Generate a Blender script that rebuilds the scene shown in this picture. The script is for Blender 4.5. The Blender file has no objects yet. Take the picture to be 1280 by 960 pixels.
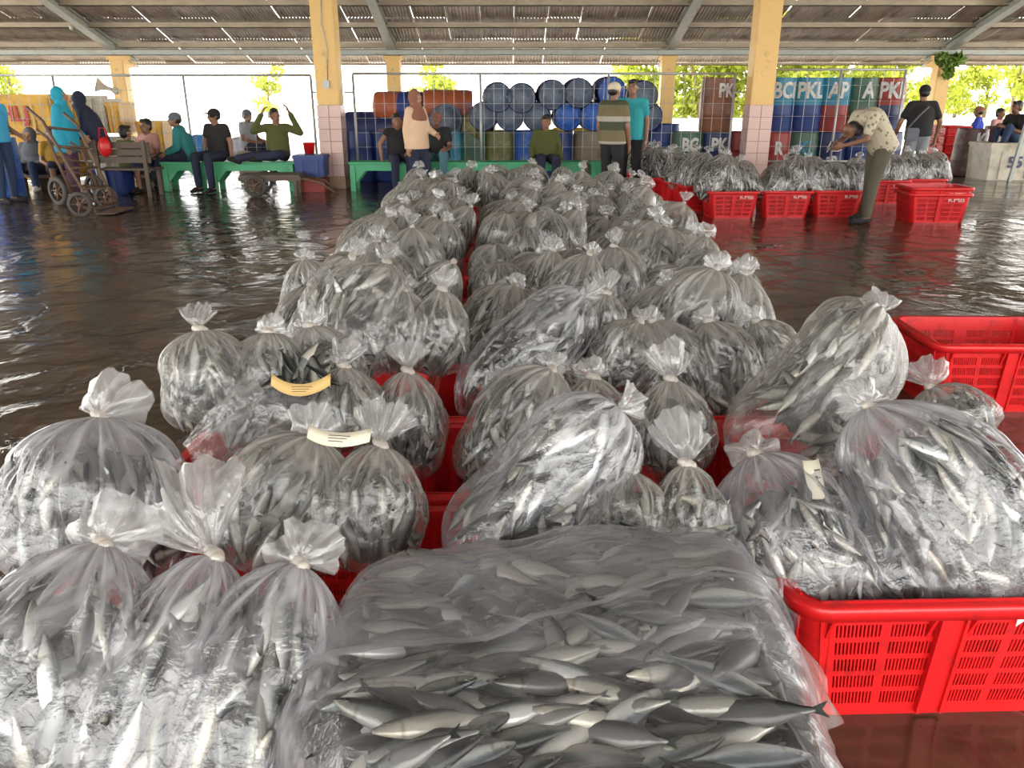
import bpy, bmesh, math, random
import numpy as np
from mathutils import Vector, Matrix, noise

# ------------------------------------------------------------------ camera, sky, sun, exposure
sc = bpy.context.scene
COL = sc.collection
PITCH = math.radians(19.8)
CAM_H = 1.5
cam_d = bpy.data.cameras.new('camera')
cam = bpy.data.objects.new('camera', cam_d)
COL.objects.link(cam)
cam.location = (0, 0, CAM_H)
cam.rotation_euler = (math.pi / 2 - PITCH, 0, 0)
cam_d.sensor_width = 36
cam_d.lens = 36 * 1000 / 1280
cam_d.clip_start = 0.02
cam_d.clip_end = 300
sc.camera = cam

world = bpy.data.worlds.new('sky')
sc.world = world
world.use_nodes = True
wn = world.node_tree.nodes
bg = wn['Background']
bg.inputs['Color'].default_value = (1.0, 0.985, 0.955, 1)
bg.inputs['Strength'].default_value = 7.5

sun_d = bpy.data.lights.new('sun', 'SUN')
sun_d.energy = 14.0
sun_d.angle = math.radians(1.0)
sun_d.color = (1.0, 0.95, 0.85)
sun = bpy.data.objects.new('sun', sun_d)
COL.objects.link(sun)
sun.rotation_euler = (math.radians(-38), math.radians(-14), 0)

sc.view_settings.view_transform = 'Standard'
sc.view_settings.look = 'None'
sc.view_settings.gamma = 1
sc.view_settings.use_curve_mapping = False
sc.view_settings.exposure = -0.12
sc.cycles.transparent_max_bounces = 24
sc.cycles.max_bounces = 8
sc.cycles.caustics_reflective = False
sc.cycles.caustics_refractive = False
sc.cycles.sample_clamp_indirect = 6

# ------------------------------------------------------------------ measuring the place from the photograph (plain world positions come out)
FW = Vector((0, math.cos(PITCH), -math.sin(PITCH)))
UP = Vector((0, math.sin(PITCH), math.cos(PITCH)))
def ray(px, py):
    return FW + Vector((1, 0, 0)) * ((px - 640) / 1000) + UP * ((480 - py) / 1000)
def at_y(px, py, Y):
    d = ray(px, py); return Vector((0, 0, CAM_H)) + d * (Y / d.y)
def at_z(px, py, Z):
    d = ray(px, py); return Vector((0, 0, CAM_H)) + d * ((Z - CAM_H) / d.z)
def mpp(Y, Z):                                   # metres per photo pixel at a place
    return (Y * math.cos(PITCH) + (CAM_H - Z) * math.sin(PITCH)) / 1000
def xat(px, Y, Z=0.8):
    return (px - 640) * mpp(Y, Z)

# ------------------------------------------------------------------ object helpers
def tag(o, label=None, cat=None, group=None, kind=None):
    if label: o['label'] = label
    if cat: o['category'] = cat
    if group: o['group'] = group
    if kind: o['kind'] = kind
    return o
def link(name, me, parent=None):
    o = bpy.data.objects.new(name, me); COL.objects.link(o)
    if parent is not None: o.parent = parent
    return o
def thing(name, label, cat, loc=(0, 0, 0), rz=0, group=None):
    o = bpy.data.objects.new(name, None); COL.objects.link(o)
    o.empty_display_size = 0.1
    o.location = loc; o.rotation_euler = (0, 0, rz)
    return tag(o, label, cat, group)
def copy_tree(o, parent=None):
    c = o.copy(); COL.objects.link(c)
    if parent is not None: c.parent = parent
    for ch in list(o.children): copy_tree(ch, c)
    return c

class MB:
    """collects shapes, builds ONE mesh"""
    def __init__(s): s.v = []; s.f = []; s.m = []; s.sm = []
    def add(s, vs, fs, mi=0, smooth=False):
        b = len(s.v); s.v.extend([tuple(v) for v in vs])
        for f in fs: s.f.append([i + b for i in f]); s.m.append(mi); s.sm.append(smooth)
        return s
    def box(s, x0, x1, y0, y1, z0, z1, mi=0, M=None):
        vs = [Vector((x, y, z)) for z in (z0, z1) for y in (y0, y1) for x in (x0, x1)]
        if M is not None: vs = [M @ v for v in vs]
        return s.add(vs, [(0, 2, 3, 1), (4, 5, 7, 6), (0, 1, 5, 4), (2, 6, 7, 3), (0, 4, 6, 2), (1, 3, 7, 5)], mi)
    def tube(s, pts, rad, n=8, mi=0, cap=True, flat=1.0):
        pts = [Vector(p) for p in pts]
        if not isinstance(rad, (list, tuple)): rad = [rad] * len(pts)
        vs = []; ref = None
        for i, p in enumerate(pts):
            a = pts[max(i - 1, 0)]; b = pts[min(i + 1, len(pts) - 1)]
            d = (b - a).normalized()
            if ref is None:
                ref = d.orthogonal().normalized()
            ref = (ref - d * ref.dot(d))
            ref = ref.normalized() if ref.length > 1e-6 else d.orthogonal().normalized()
            q = d.cross(ref)
            for k in range(n):
                t = 2 * math.pi * k / n
                vs.append(p + (ref * math.cos(t) + q * math.sin(t) * flat) * rad[i])
        fs = []
        for i in range(len(pts) - 1):
            for k in range(n):
                fs.append((i * n + k, i * n + (k + 1) % n, (i + 1) * n + (k + 1) % n, (i + 1) * n + k))
        if cap:
            fs.append(tuple(reversed(range(n)))); fs.append(tuple(range((len(pts) - 1) * n, len(pts) * n)))
        return s.add(vs, fs, mi, True)
    def capsule(s, a, b, ra, rb, n=12, mi=0, h=4, sx=1.0, side=None, flat_a=False):
        """tapered round-ended limb; sx widens it along 'side'"""
        a = Vector(a); b = Vector(b); d = b - a
        if d.length < 1e-6: d = Vector((0, 0, 1e-4))
        dn = d.normalized()
        if side is None: e1 = dn.orthogonal().normalized()
        else:
            e1 = Vector(side); e1 = (e1 - dn * e1.dot(dn)).normalized()
        e2 = dn.cross(e1)
        rings = []
        for i in range(h + 1):
            t = -math.pi / 2 + (math.pi / 2) * i / h
            if flat_a:
                rings.append((a - dn * (0.03 * (1 - i / h)), ra)); continue
            rings.append((a + dn * (ra * math.sin(t)), ra * math.cos(t)))
        for i in range(h + 1):
            t = (math.pi / 2) * i / h
            rings.append((b + dn * (rb * math.sin(t)), rb * math.cos(t)))
        vs = []
        for c, r in rings:
            r = max(r, 1e-4)
            for k in range(n):
                t = 2 * math.pi * k / n
                vs.append(c + e1 * (r * sx * math.cos(t)) + e2 * (r * math.sin(t)))
        R = len(rings); fs = []
        for i in range(R - 1):
            for k in range(n):
                fs.append((i * n + k, i * n + (k + 1) % n, (i + 1) * n + (k + 1) % n, (i + 1) * n + k))
        fs.append(tuple(reversed(range(n)))); fs.append(tuple(range((R - 1) * n, R * n)))
        return s.add(vs, fs, mi, True)
    def ell(s, c, r, n=14, h=10, mi=0, M=None):
        c = Vector(c); vs = []; fs = []
        for i in range(h + 1):
            t = -math.pi / 2 + math.pi * i / h
            for k in range(n):
                p = 2 * math.pi * k / n
                q = Vector((r[0] * max(math.cos(t), 1e-3) * math.cos(p), r[1] * max(math.cos(t), 1e-3) * math.sin(p), r[2] * math.sin(t)))
                if M is not None: q = M @ q
                vs.append(c + q)
        for i in range(h):
            for k in range(n):
                fs.append((i * n + k, i * n + (k + 1) % n, (i + 1) * n + (k + 1) % n, (i + 1) * n + k))
        fs.append(tuple(reversed(range(n)))); fs.append(tuple(range(h * n, (h + 1) * n)))
        return s.add(vs, fs, mi, True)
    def lathe(s, prof, n=24, mi=0, M=None, cap=True):
        vs = []; fs = []
        for r, z in prof:
            for k in range(n):
                t = 2 * math.pi * k / n
                v = Vector((r * math.cos(t), r * math.sin(t), z)); vs.append(M @ v if M is not None else v)
        for i in range(len(prof) - 1):
            for k in range(n):
                fs.append((i * n + k, i * n + (k + 1) % n, (i + 1) * n + (k + 1) % n, (i + 1) * n + k))
        if cap:
            fs.append(tuple(reversed(range(n)))); fs.append(tuple(range((len(prof) - 1) * n, len(prof) * n)))
        return s.add(vs, fs, mi, True)
    def prism(s, poly, y0, y1, mi=0, M=None):
        """poly in (x,z), extruded along y"""
        n = len(poly)
        vs = [Vector((x, y0, z)) for x, z in poly] + [Vector((x, y1, z)) for x, z in poly]
        if M is not None: vs = [M @ v for v in vs]
        fs = [tuple(range(n)), tuple(reversed(range(n, 2 * n)))]
        for i in range(n):
            j = (i + 1) % n; fs.append((i, i + n, j + n, j))
        return s.add(vs, fs, mi)
    def mesh(s, name, mats=()):
        me = bpy.data.meshes.new(name); me.from_pydata(s.v, [], s.f)
        me.polygons.foreach_set('material_index', s.m)
        me.polygons.foreach_set('use_smooth', s.sm)
        for m in (mats if isinstance(mats, (list, tuple)) else [mats]): me.materials.append(m)
        me.update(); return me
    def build(s, name, mats, parent=None):
        return link(name, s.mesh(name, mats), parent)

def np_mesh(name, V, F, mats, uv=None, attrs=None, smooth=True, mi=None):
    """V (n,3), F (m,4) quads only or (m,3) tris"""
    me = bpy.data.meshes.new(name)
    V = np.asarray(V, dtype=np.float32); F = np.asarray(F, dtype=np.int32); k = F.shape[1]
    me.vertices.add(len(V)); me.vertices.foreach_set('co', V.ravel())
    me.loops.add(F.size); me.loops.foreach_set('vertex_index', F.ravel())
    me.polygons.add(len(F)); me.polygons.foreach_set('loop_start', np.arange(len(F), dtype=np.int32) * k)
    me.polygons.foreach_set('loop_total', np.full(len(F), k, dtype=np.int32))
    if mi is not None: me.polygons.foreach_set('material_index', np.asarray(mi, dtype=np.int32))
    me.polygons.foreach_set('use_smooth', np.full(len(F), smooth))
    if uv is not None:
        l = me.uv_layers.new(name='UVMap')
        l.data.foreach_set('uv', np.asarray(uv, dtype=np.float32)[F.ravel()].ravel())
    for an, av in (attrs or {}).items():
        a = me.attributes.new(an, 'FLOAT', 'POINT'); a.data.foreach_set('value', np.asarray(av, dtype=np.float32))
    for m in mats: me.materials.append(m)
    me.update(); me.validate()
    return me
def bevel(o, w, seg=2):
    bm = bmesh.new(); bm.from_mesh(o.data)
    bmesh.ops.bevel(bm, geom=bm.edges[:], offset=w, segments=seg, affect='EDGES', clamp_overlap=True)
    bm.to_mesh(o.data); bm.free(); return o
def text_mesh(body, size, mat, name, thick=0.002, bold=0.0, wrap=None, squash=1.0):
    """lettering as a mesh in the xz plane, facing -y; wrap = radius of a drum to bend it round"""
    cu = bpy.data.curves.new(name, 'FONT'); cu.body = body; cu.size = size; cu.align_x = 'CENTER'; cu.align_y = 'CENTER'
    cu.extrude = thick; cu.offset = bold; cu.resolution_u = 3
    ob = bpy.data.objects.new(name, cu); COL.objects.link(ob)
    dg = bpy.context.evaluated_depsgraph_get()
    me = bpy.data.meshes.new_from_object(ob.evaluated_get(dg))
    bpy.data.objects.remove(ob); bpy.data.curves.remove(cu)
    if wrap:
        bm = bmesh.new(); bm.from_mesh(me)
        bmesh.ops.subdivide_edges(bm, edges=[e for e in bm.edges if e.calc_length() > 0.05], cuts=3)
        bmesh.ops.triangulate(bm, faces=bm.faces[:]); bm.to_mesh(me); bm.free()
    for v in me.vertices:
        x, y, z = v.co; x *= squash
        if wrap:
            a = x / wrap; r = wrap + z + 0.002; v.co = (r * math.sin(a), -r * math.cos(a), y)
        else: v.co = (x, -z, y)
    me.materials.clear(); me.materials.append(mat); me.name = name
    return me
# ------------------------------------------------------------------ materials
def new_mat(name):
    m = bpy.data.materials.new(name); m.use_nodes = True
    nt = m.node_tree; return m, nt, nt.nodes['Principled BSDF']
def mat(name, col, rough=0.6, metal=0.0, var=0.15, scale=8.0, bump=0.0, bscale=40.0, dirt=None, dirt_amt=0.0, dirt_scale=3.0, spec=0.5, coat=0.0, aniso=None, trans=0.0):
    m, nt, b = new_mat(name); N = nt.nodes; L = nt.links
    b.inputs['Roughness'].default_value = rough; b.inputs['Metallic'].default_value = metal
    b.inputs['Specular IOR Level'].default_value = spec; b.inputs['Coat Weight'].default_value = coat
    tc = N.new('ShaderNodeTexCoord'); mp = N.new('ShaderNodeMapping'); L.new(tc.outputs['Object'], mp.inputs['Vector'])
    if aniso: mp.inputs['Scale'].default_value = aniso
    n1 = N.new('ShaderNodeTexNoise'); n1.inputs['Scale'].default_value = scale; n1.inputs['Detail'].default_value = 5
    L.new(mp.outputs['Vector'], n1.inputs['Vector'])
    mx = N.new('ShaderNodeMix'); mx.data_type = 'RGBA'
    c = Vector(col)
    mx.inputs['A'].default_value = (*[max(0, x * (1 - var)) for x in c], 1); mx.inputs['B'].default_value = (*[min(1, x * (1 + var)) for x in c], 1)
    L.new(n1.outputs['Fac'], mx.inputs['Factor']); out = mx.outputs['Result']
    if dirt is not None:
        n2 = N.new('ShaderNodeTexNoise'); n2.inputs['Scale'].default_value = dirt_scale; n2.inputs['Detail'].default_value = 8; n2.inputs['Roughness'].default_value = 0.7
        L.new(mp.outputs['Vector'], n2.inputs['Vector'])
        r = N.new('ShaderNodeValToRGB'); r.color_ramp.elements[0].position = 0.62 - dirt_amt * 0.35; r.color_ramp.elements[1].position = 0.78 - dirt_amt * 0.2
        L.new(n2.outputs['Fac'], r.inputs['Fac'])
        m2 = N.new('ShaderNodeMix'); m2.data_type = 'RGBA'; L.new(r.outputs['Color'], m2.inputs['Factor'])
        L.new(out, m2.inputs['A']); m2.inputs['B'].default_value = (*dirt, 1); out = m2.outputs['Result']
    L.new(out, b.inputs['Base Color'])
    if bump:
        n3 = N.new('ShaderNodeTexNoise'); n3.inputs['Scale'].default_value = bscale; n3.inputs['Detail'].default_value = 4
        L.new(mp.outputs['Vector'], n3.inputs['Vector'])
        bp = N.new('ShaderNodeBump'); bp.inputs['Strength'].default_value = bump; bp.inputs['Distance'].default_value = 0.02
        L.new(n3.outputs['Fac'], bp.inputs['Height']); L.new(bp.outputs['Normal'], b.inputs['Normal'])
    return m

def film_mat(name, milk, tint=(0.76, 0.755, 0.76), gloss=1.0, bump=0.35):
    """thin polythene: mostly clear, milky where the film is slack and doubled (attribute 'slack')"""
    m, nt, b = new_mat(name); N = nt.nodes; L = nt.links; N.remove(b)
    out = N['Material Output']
    tc = N.new('ShaderNodeTexCoord')
    at = N.new('ShaderNodeAttribute'); at.attribute_name = 'slack'
    nz = N.new('ShaderNodeTexNoise'); nz.inputs['Scale'].default_value = 9; nz.inputs['Detail'].default_value = 4
    L.new(tc.outputs['Object'], nz.inputs['Vector'])
    # creases: warped ridged noise
    nw = N.new('ShaderNodeTexNoise'); nw.noise_type = 'RIDGED_MULTIFRACTAL'; nw.inputs['Scale'].default_value = 7; nw.inputs['Detail'].default_value = 3; nw.inputs['Distortion'].default_value = 1.2
    L.new(tc.outputs['Object'], nw.inputs['Vector'])
    nf = N.new('ShaderNodeTexNoise'); nf.inputs['Scale'].default_value = 38; nf.inputs['Detail'].default_value = 3; nf.inputs['Distortion'].default_value = 2.0
    L.new(tc.outputs['Object'], nf.inputs['Vector'])
    add = N.new('ShaderNodeMath'); add.operation = 'MULTIPLY_ADD'; L.new(nf.outputs['Fac'], add.inputs[0]); add.inputs[1].default_value = 0.22; L.new(nw.outputs['Fac'], add.inputs[2])
    bp = N.new('ShaderNodeBump'); bp.inputs['Strength'].default_value = bump; bp.inputs['Distance'].default_value = 0.03
    L.new(add.outputs[0], bp.inputs['Height'])
    lw = N.new('ShaderNodeLayerWeight'); lw.inputs['Blend'].default_value = 0.5
    # opacity
    f1 = N.new('ShaderNodeMath'); f1.operation = 'MULTIPLY_ADD'; L.new(at.outputs['Fac'], f1.inputs[0]); f1.inputs[1].default_value = 0.34; f1.inputs[2].default_value = milk - 0.10
    f2 = N.new('ShaderNodeMath'); f2.operation = 'MULTIPLY_ADD'; L.new(nz.outputs['Fac'], f2.inputs[0]); f2.inputs[1].default_value = 0.11; L.new(f1.outputs[0], f2.inputs[2])
    pw = N.new('ShaderNodeMath'); pw.operation = 'POWER'; L.new(lw.outputs['Facing'], pw.inputs[0]); pw.inputs[1].default_value = 3.0
    f3 = N.new('ShaderNodeMath'); f3.operation = 'MULTIPLY_ADD'; L.new(pw.outputs[0], f3.inputs[0]); f3.inputs[1].default_value = 0.42; L.new(f2.outputs[0], f3.inputs[2]); f3.use_clamp = True
    tr = N.new('ShaderNodeBsdfTransparent'); tr.inputs['Color'].default_value = (0.96, 0.965, 0.975, 1)
    df = N.new('ShaderNodeBsdfDiffuse'); df.inputs['Color'].default_value = (*tint, 1); L.new(bp.outputs['Normal'], df.inputs['Normal'])
    tl = N.new('ShaderNodeBsdfTranslucent'); tl.inputs['Color'].default_value = (*tint, 1); L.new(bp.outputs['Normal'], tl.inputs['Normal'])
    dm = N.new('ShaderNodeMixShader'); dm.inputs[0].default_value = 0.4; L.new(df.outputs[0], dm.inputs[1]); L.new(tl.outputs[0], dm.inputs[2])
    m1 = N.new('ShaderNodeMixShader'); L.new(f3.outputs[0], m1.inputs[0]); L.new(tr.outputs[0], m1.inputs[1]); L.new(dm.outputs[0], m1.inputs[2])
    gl = N.new('ShaderNodeBsdfGlossy'); gl.inputs['Roughness'].default_value = 0.05; gl.inputs['Color'].default_value = (1, 1, 1, 1); L.new(bp.outputs['Normal'], gl.inputs['Normal'])
    p4 = N.new('ShaderNodeMath'); p4.operation = 'POWER'; L.new(lw.outputs['Facing'], p4.inputs[0]); p4.inputs[1].default_value = 4.0
    g = N.new('ShaderNodeMath'); g.operation = 'MULTIPLY_ADD'; L.new(p4.outputs[0], g.inputs[0]); g.inputs[1].default_value = 0.35 * gloss; g.inputs[2].default_value = 0.06 * gloss
    m2 = N.new('ShaderNodeMixShader'); L.new(g.outputs[0], m2.inputs[0]); L.new(m1.outputs[0], m2.inputs[1]); L.new(gl.outputs[0], m2.inputs[2])
    L.new(m2.outputs[0], out.inputs['Surface'])
    return m

def fish_mat():
    m, nt, b = new_mat('fish_skin'); N = nt.nodes; L = nt.links
    uv = N.new('ShaderNodeUVMap'); uv.uv_map = 'UVMap'
    sp = N.new('ShaderNodeSeparateXYZ'); L.new(uv.outputs['UV'], sp.inputs[0])
    geo = N.new('ShaderNodeNewGeometry')
    oi = N.new('ShaderNodeObjectInfo')
    tc = N.new('ShaderNodeTexCoord')
    nz = N.new('ShaderNodeTexNoise'); nz.inputs['Scale'].default_value = 30; nz.inputs['Detail'].default_value = 4; L.new(tc.outputs['Object'], nz.inputs['Vector'])
    a = N.new('ShaderNodeMath'); a.operation = 'MULTIPLY_ADD'; L.new(nz.outputs['Fac'], a.inputs[0]); a.inputs[1].default_value = 0.22; L.new(sp.outputs['Y'], a.inputs[2])
    r = N.new('ShaderNodeValToRGB'); e = r.color_ramp.elements
    e[0].position = 0.0; e[0].color = (0.74, 0.74, 0.72, 1)
    e[1].position = 1.0; e[1].color = (0.035, 0.045, 0.05, 1)
    for p, c in ((0.40, (0.70, 0.72, 0.73, 1)), (0.60, (0.50, 0.53, 0.53, 1)), (0.72, (0.20, 0.24, 0.26, 1)), (0.82, (0.07, 0.09, 0.10, 1))):
        q = e.new(p); q.color = c
    L.new(a.outputs[0], r.inputs['Fac'])
    # gill cover line and darker snout
    gr = N.new('ShaderNodeValToRGB'); ge = gr.color_ramp.elements; ge[0].position = 0.74; ge[0].color = (1, 1, 1, 1); ge[1].position = 0.775; ge[1].color = (0.55, 0.5, 0.45, 1)
    q = ge.new(0.80); q.color = (0.95, 0.92, 0.86, 1); q = ge.new(1.0); q.color = (0.55, 0.55, 0.52, 1)
    L.new(sp.outputs['X'], gr.inputs['Fac'])
    mu = N.new('ShaderNodeMix'); mu.data_type = 'RGBA'; mu.blend_type = 'MULTIPLY'; mu.inputs['Factor'].default_value = 1; L.new(r.outputs['Color'], mu.inputs['A']); L.new(gr.outputs['Color'], mu.inputs['B'])
    # each fish a little different
    rr = N.new('ShaderNodeMath'); rr.operation = 'ADD'; L.new(geo.outputs['Random Per Island'], rr.inputs[0]); L.new(oi.outputs['Random'], rr.inputs[1])
    fr = N.new('ShaderNodeMath'); fr.operation = 'FRACT'; L.new(rr.outputs[0], fr.inputs[0])
    vr = N.new('ShaderNodeValToRGB'); ve = vr.color_ramp.elements; ve[0].color = (0.06, 0.06, 0.06, 1); ve[1].color = (1.0, 1.0, 0.98, 1)
    q = ve.new(0.5); q.color = (0.32, 0.315, 0.29, 1); q = ve.new(0.80); q.color = (0.70, 0.64, 0.53, 1)
    L.new(fr.outputs[0], vr.inputs['Fac'])
    mv = N.new('ShaderNodeMix'); mv.data_type = 'RGBA'; mv.blend_type = 'MULTIPLY'; mv.inputs['Factor'].default_value = 1; L.new(mu.outputs['Result'], mv.inputs['A']); L.new(vr.outputs['Color'], mv.inputs['B'])
    # eye
    ex = N.new('ShaderNodeVectorMath'); ex.operation = 'DISTANCE'; L.new(uv.outputs['UV'], ex.inputs[0]); ex.inputs[1].default_value = (0.915, 0.60, 0)
    er = N.new('ShaderNodeValToRGB'); ee = er.color_ramp.elements; ee[0].position = 0.030; ee[0].color = (0.01, 0.01, 0.01, 1); ee[1].position = 0.034; ee[1].color = (0.6, 0.55, 0.4, 1)
    L.new(ex.outputs['Value'], er.inputs['Fac'])
    ef = N.new('ShaderNodeMath'); ef.operation = 'LESS_THAN'; L.new(ex.outputs['Value'], ef.inputs[0]); ef.inputs[1].default_value = 0.05
    me_ = N.new('ShaderNodeMix'); me_.data_type = 'RGBA'; L.new(ef.outputs[0], me_.inputs['Factor']); L.new(mv.outputs['Result'], me_.inputs['A']); L.new(er.outputs['Color'], me_.inputs['B'])
    L.new(me_.outputs['Result'], b.inputs['Base Color'])
    b.inputs['Metallic'].default_value = 0.25; b.inputs['Roughness'].default_value = 0.28; b.inputs['Specular IOR Level'].default_value = 0.6
    bp = N.new('ShaderNodeBump'); bp.inputs['Strength'].default_value = 0.15; bp.inputs['Distance'].default_value = 0.005; L.new(nz.outputs['Fac'], bp.inputs['Height']); L.new(bp.outputs['Normal'], b.inputs['Normal'])
    return m

def floor_mat():
    m, nt, b = new_mat('wet_concrete'); N = nt.nodes; L = nt.links
    tc = N.new('ShaderNodeTexCoord')
    def nzn(scale, det, rough=0.55, dist=0.0, typ=None):
        n = N.new('ShaderNodeTexNoise'); n.inputs['Scale'].default_value = scale; n.inputs['Detail'].default_value = det; n.inputs['Roughness'].default_value = rough; n.inputs['Distortion'].default_value = dist
        if typ: n.noise_type = typ
        L.new(tc.outputs['Object'], n.inputs['Vector']); return n
    big = nzn(0.55, 4, 0.6, 0.6)
    mid = nzn(2.6, 6, 0.65, 0.8)
    fine = nzn(16, 5, 0.6)
    crack = N.new('ShaderNodeTexVoronoi'); crack.feature = 'DISTANCE_TO_EDGE'; crack.inputs['Scale'].default_value = 1.1
    wv = N.new('ShaderNodeVectorMath'); wv.operation = 'MULTIPLY_ADD'; L.new(mid.outputs['Color'], wv.inputs[0]); wv.inputs[1].default_value = (0.5, 0.5, 0.5); L.new(tc.outputs['Object'], wv.inputs[2]); L.new(wv.outputs[0], crack.inputs['Vector'])
    cr = N.new('ShaderNodeValToRGB'); cr.color_ramp.elements[0].position = 0.0; cr.color_ramp.elements[1].position = 0.035; L.new(crack.outputs['Distance'], cr.inputs['Fac'])
    base = N.new('ShaderNodeValToRGB'); e = base.color_ramp.elements
    e[0].position = 0.32; e[0].color = (0.026, 0.015, 0.008, 1); e[1].position = 0.72; e[1].color = (0.11, 0.072, 0.042, 1)
    L.new(mid.outputs['Fac'], base.inputs['Fac'])
    mu = N.new('ShaderNodeMix'); mu.data_type = 'RGBA'; mu.blend_type = 'MULTIPLY'; mu.inputs['Factor'].default_value = 0.6; L.new(base.outputs['Color'], mu.inputs['A']); L.new(cr.outputs['Color'], mu.inputs['B'])
    L.new(mu.outputs['Result'], b.inputs['Base Color'])
    rr = N.new('ShaderNodeValToRGB'); e = rr.color_ramp.elements; e[0].position = 0.40; e[0].color = (0.05, 0.05, 0.05, 1); e[1].position = 0.68; e[1].color = (0.26, 0.26, 0.26, 1)
    L.new(big.outputs['Fac'], rr.inputs['Fac']); L.new(rr.outputs['Color'], b.inputs['Roughness'])
    b.inputs['IOR'].default_value = 1.55; b.inputs['Specular IOR Level'].default_value = 0.6
    # relief: worn humps, ripples
    sm = nzn(2.3, 2.2, 0.5, 0.7)
    h = N.new('ShaderNodeMath'); h.operation = 'MULTIPLY_ADD'; L.new(fine.outputs['Fac'], h.inputs[0]); h.inputs[1].default_value = 0.10; L.new(sm.outputs['Fac'], h.inputs[2])
    pud = N.new('ShaderNodeMath'); pud.operation = 'MAXIMUM'; L.new(h.outputs[0], pud.inputs[0]); pud.inputs[1].default_value = 0.49
    hc = N.new('ShaderNodeMath'); hc.operation = 'MULTIPLY_ADD'; L.new(cr.outputs['Color'], hc.inputs[0]); hc.inputs[1].default_value = 0.12; L.new(pud.outputs[0], hc.inputs[2])
    rip = nzn(6.0, 2, 0.5, 0.6)
    hr = N.new('ShaderNodeMath'); hr.operation = 'MULTIPLY_ADD'; L.new(rip.outputs['Fac'], hr.inputs[0]); hr.inputs[1].default_value = 0.20; L.new(hc.outputs[0], hr.inputs[2])
    bp = N.new('ShaderNodeBump'); bp.inputs['Strength'].default_value = 0.60; bp.inputs['Distance'].default_value = 0.05
    L.new(hr.outputs[0], bp.inputs['Height']); L.new(bp.outputs['Normal'], b.inputs['Normal'])
    return m

M_FILM = film_mat('clear_polythene', 0.20, tint=(.42, .40, .365), gloss=0.7, bump=0.35)
M_FILM_FOLD = film_mat('folded_polythene', 0.18, tint=(.58, .565, .55), bump=0.5)
M_FILM_CLEAR = film_mat('clear_polythene_thin', 0.12, tint=(.50, .49, .51), gloss=0.9, bump=0.45)
M_KNOT = film_mat('twisted_polythene', 0.60, tint=(0.66, 0.60, 0.53))
M_FISH = fish_mat()
M_EYE = mat('fish_eye', (0.015, 0.015, 0.015), 0.15, var=0)
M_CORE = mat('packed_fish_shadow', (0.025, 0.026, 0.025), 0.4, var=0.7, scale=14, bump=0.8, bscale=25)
M_FLOOR = floor_mat()
M_RED = mat('red_plastic', (0.62, 0.012, 0.014), 0.35, var=0.12, scale=6, bump=0.05, bscale=60, dirt=(0.20, 0.012, 0.010), dirt_amt=0.25, dirt_scale=9)
M_REDTEXT = mat('pale_crate_print', (0.75, 0.55, 0.5), 0.5)
M_YELLOW = mat('yellow_paint', (0.82, 0.54, 0.20), 0.55, var=0.08, scale=3, dirt=(0.28, 0.20, 0.10), dirt_amt=0.10, dirt_scale=2.5)
M_TILE = mat('pink_tile', (0.66, 0.45, 0.40), 0.3, var=0.08, scale=4, dirt=(0.42, 0.26, 0.18), dirt_amt=0.2, dirt_scale=4)
M_GROUT = mat('stained_plinth', (0.40, 0.27, 0.18), 0.7, var=0.3, scale=6)
M_SHEET = [mat('corrugated_sheet_' + n, c, 0.55, metal=0.0, var=0.25, scale=2.0, dirt=(0.16, 0.12, 0.09), dirt_amt=0.4, dirt_scale=1.5, aniso=(1.5, 0.4, 1)) for n, c in (('grey', (0.46, 0.42, 0.37)), ('brown', (0.40, 0.34, 0.28)), ('pale', (0.55, 0.50, 0.44)))]
M_PURLIN = mat('weathered_purlin', (0.45, 0.38, 0.28), 0.7, var=0.3, scale=3)
M_STEEL = mat('grey_green_steel', (0.42, 0.45, 0.41), 0.5, var=0.15, scale=3, dirt=(0.30, 0.25, 0.16), dirt_amt=0.25)
M_WIRE = mat('galvanised_wire', (0.42, 0.43, 0.42), 0.45, metal=0.4, var=0.2)
M_GREEN = mat('green_paint', (0.05, 0.36, 0.16), 0.45, var=0.15, scale=5, dirt=(0.04, 0.14, 0.07), dirt_amt=0.25)
M_GROUND = mat('pale_dry_ground', (0.50, 0.47, 0.42), 0.9, var=0.2, scale=1.0)
M_LEAF = mat('leaf_green', (0.16, 0.26, 0.04), 0.5, var=0.5, scale=1.5)
M_BARK = mat('bark', (0.16, 0.11, 0.07), 0.9, var=0.4)
M_PAPER = mat('buff_paper', (0.62, 0.42, 0.16), 0.8, var=0.1, scale=20)
M_PAPER2 = mat('pale_paper', (0.58, 0.54, 0.42), 0.8, var=0.1, scale=20)
M_INK = mat('ink', (0.06, 0.05, 0.05), 0.8, var=0)
# ------------------------------------------------------------------ floor, ground outside, roof, pillars

def grid_plane(name, x0, x1, y0, y1, z, m):
    mb = MB(); mb.add([(x0, y0, z), (x1, y0, z), (x1, y1, z), (x0, y1, z)], [(0, 1, 2, 3)]); return mb.build(name, m)
o = grid_plane('floor', -19, 19, -7.0, 25.5, 0.0, M_FLOOR); tag(o, 'dark wet worn concrete market floor', kind='structure')
o = grid_plane('ground', -120, 120, -80, 140, -0.06, M_GROUND); tag(o, 'bright dry ground outside the open hall', kind='structure')

SL = 0.296
def roof_z(y): return 2.36 + (24.5 - y) * SL
RIDGE = 8.0
ceiling = thing('ceiling', 'corrugated metal roof on steel rafters and purlins', None); tag(ceiling, kind='structure')
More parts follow.
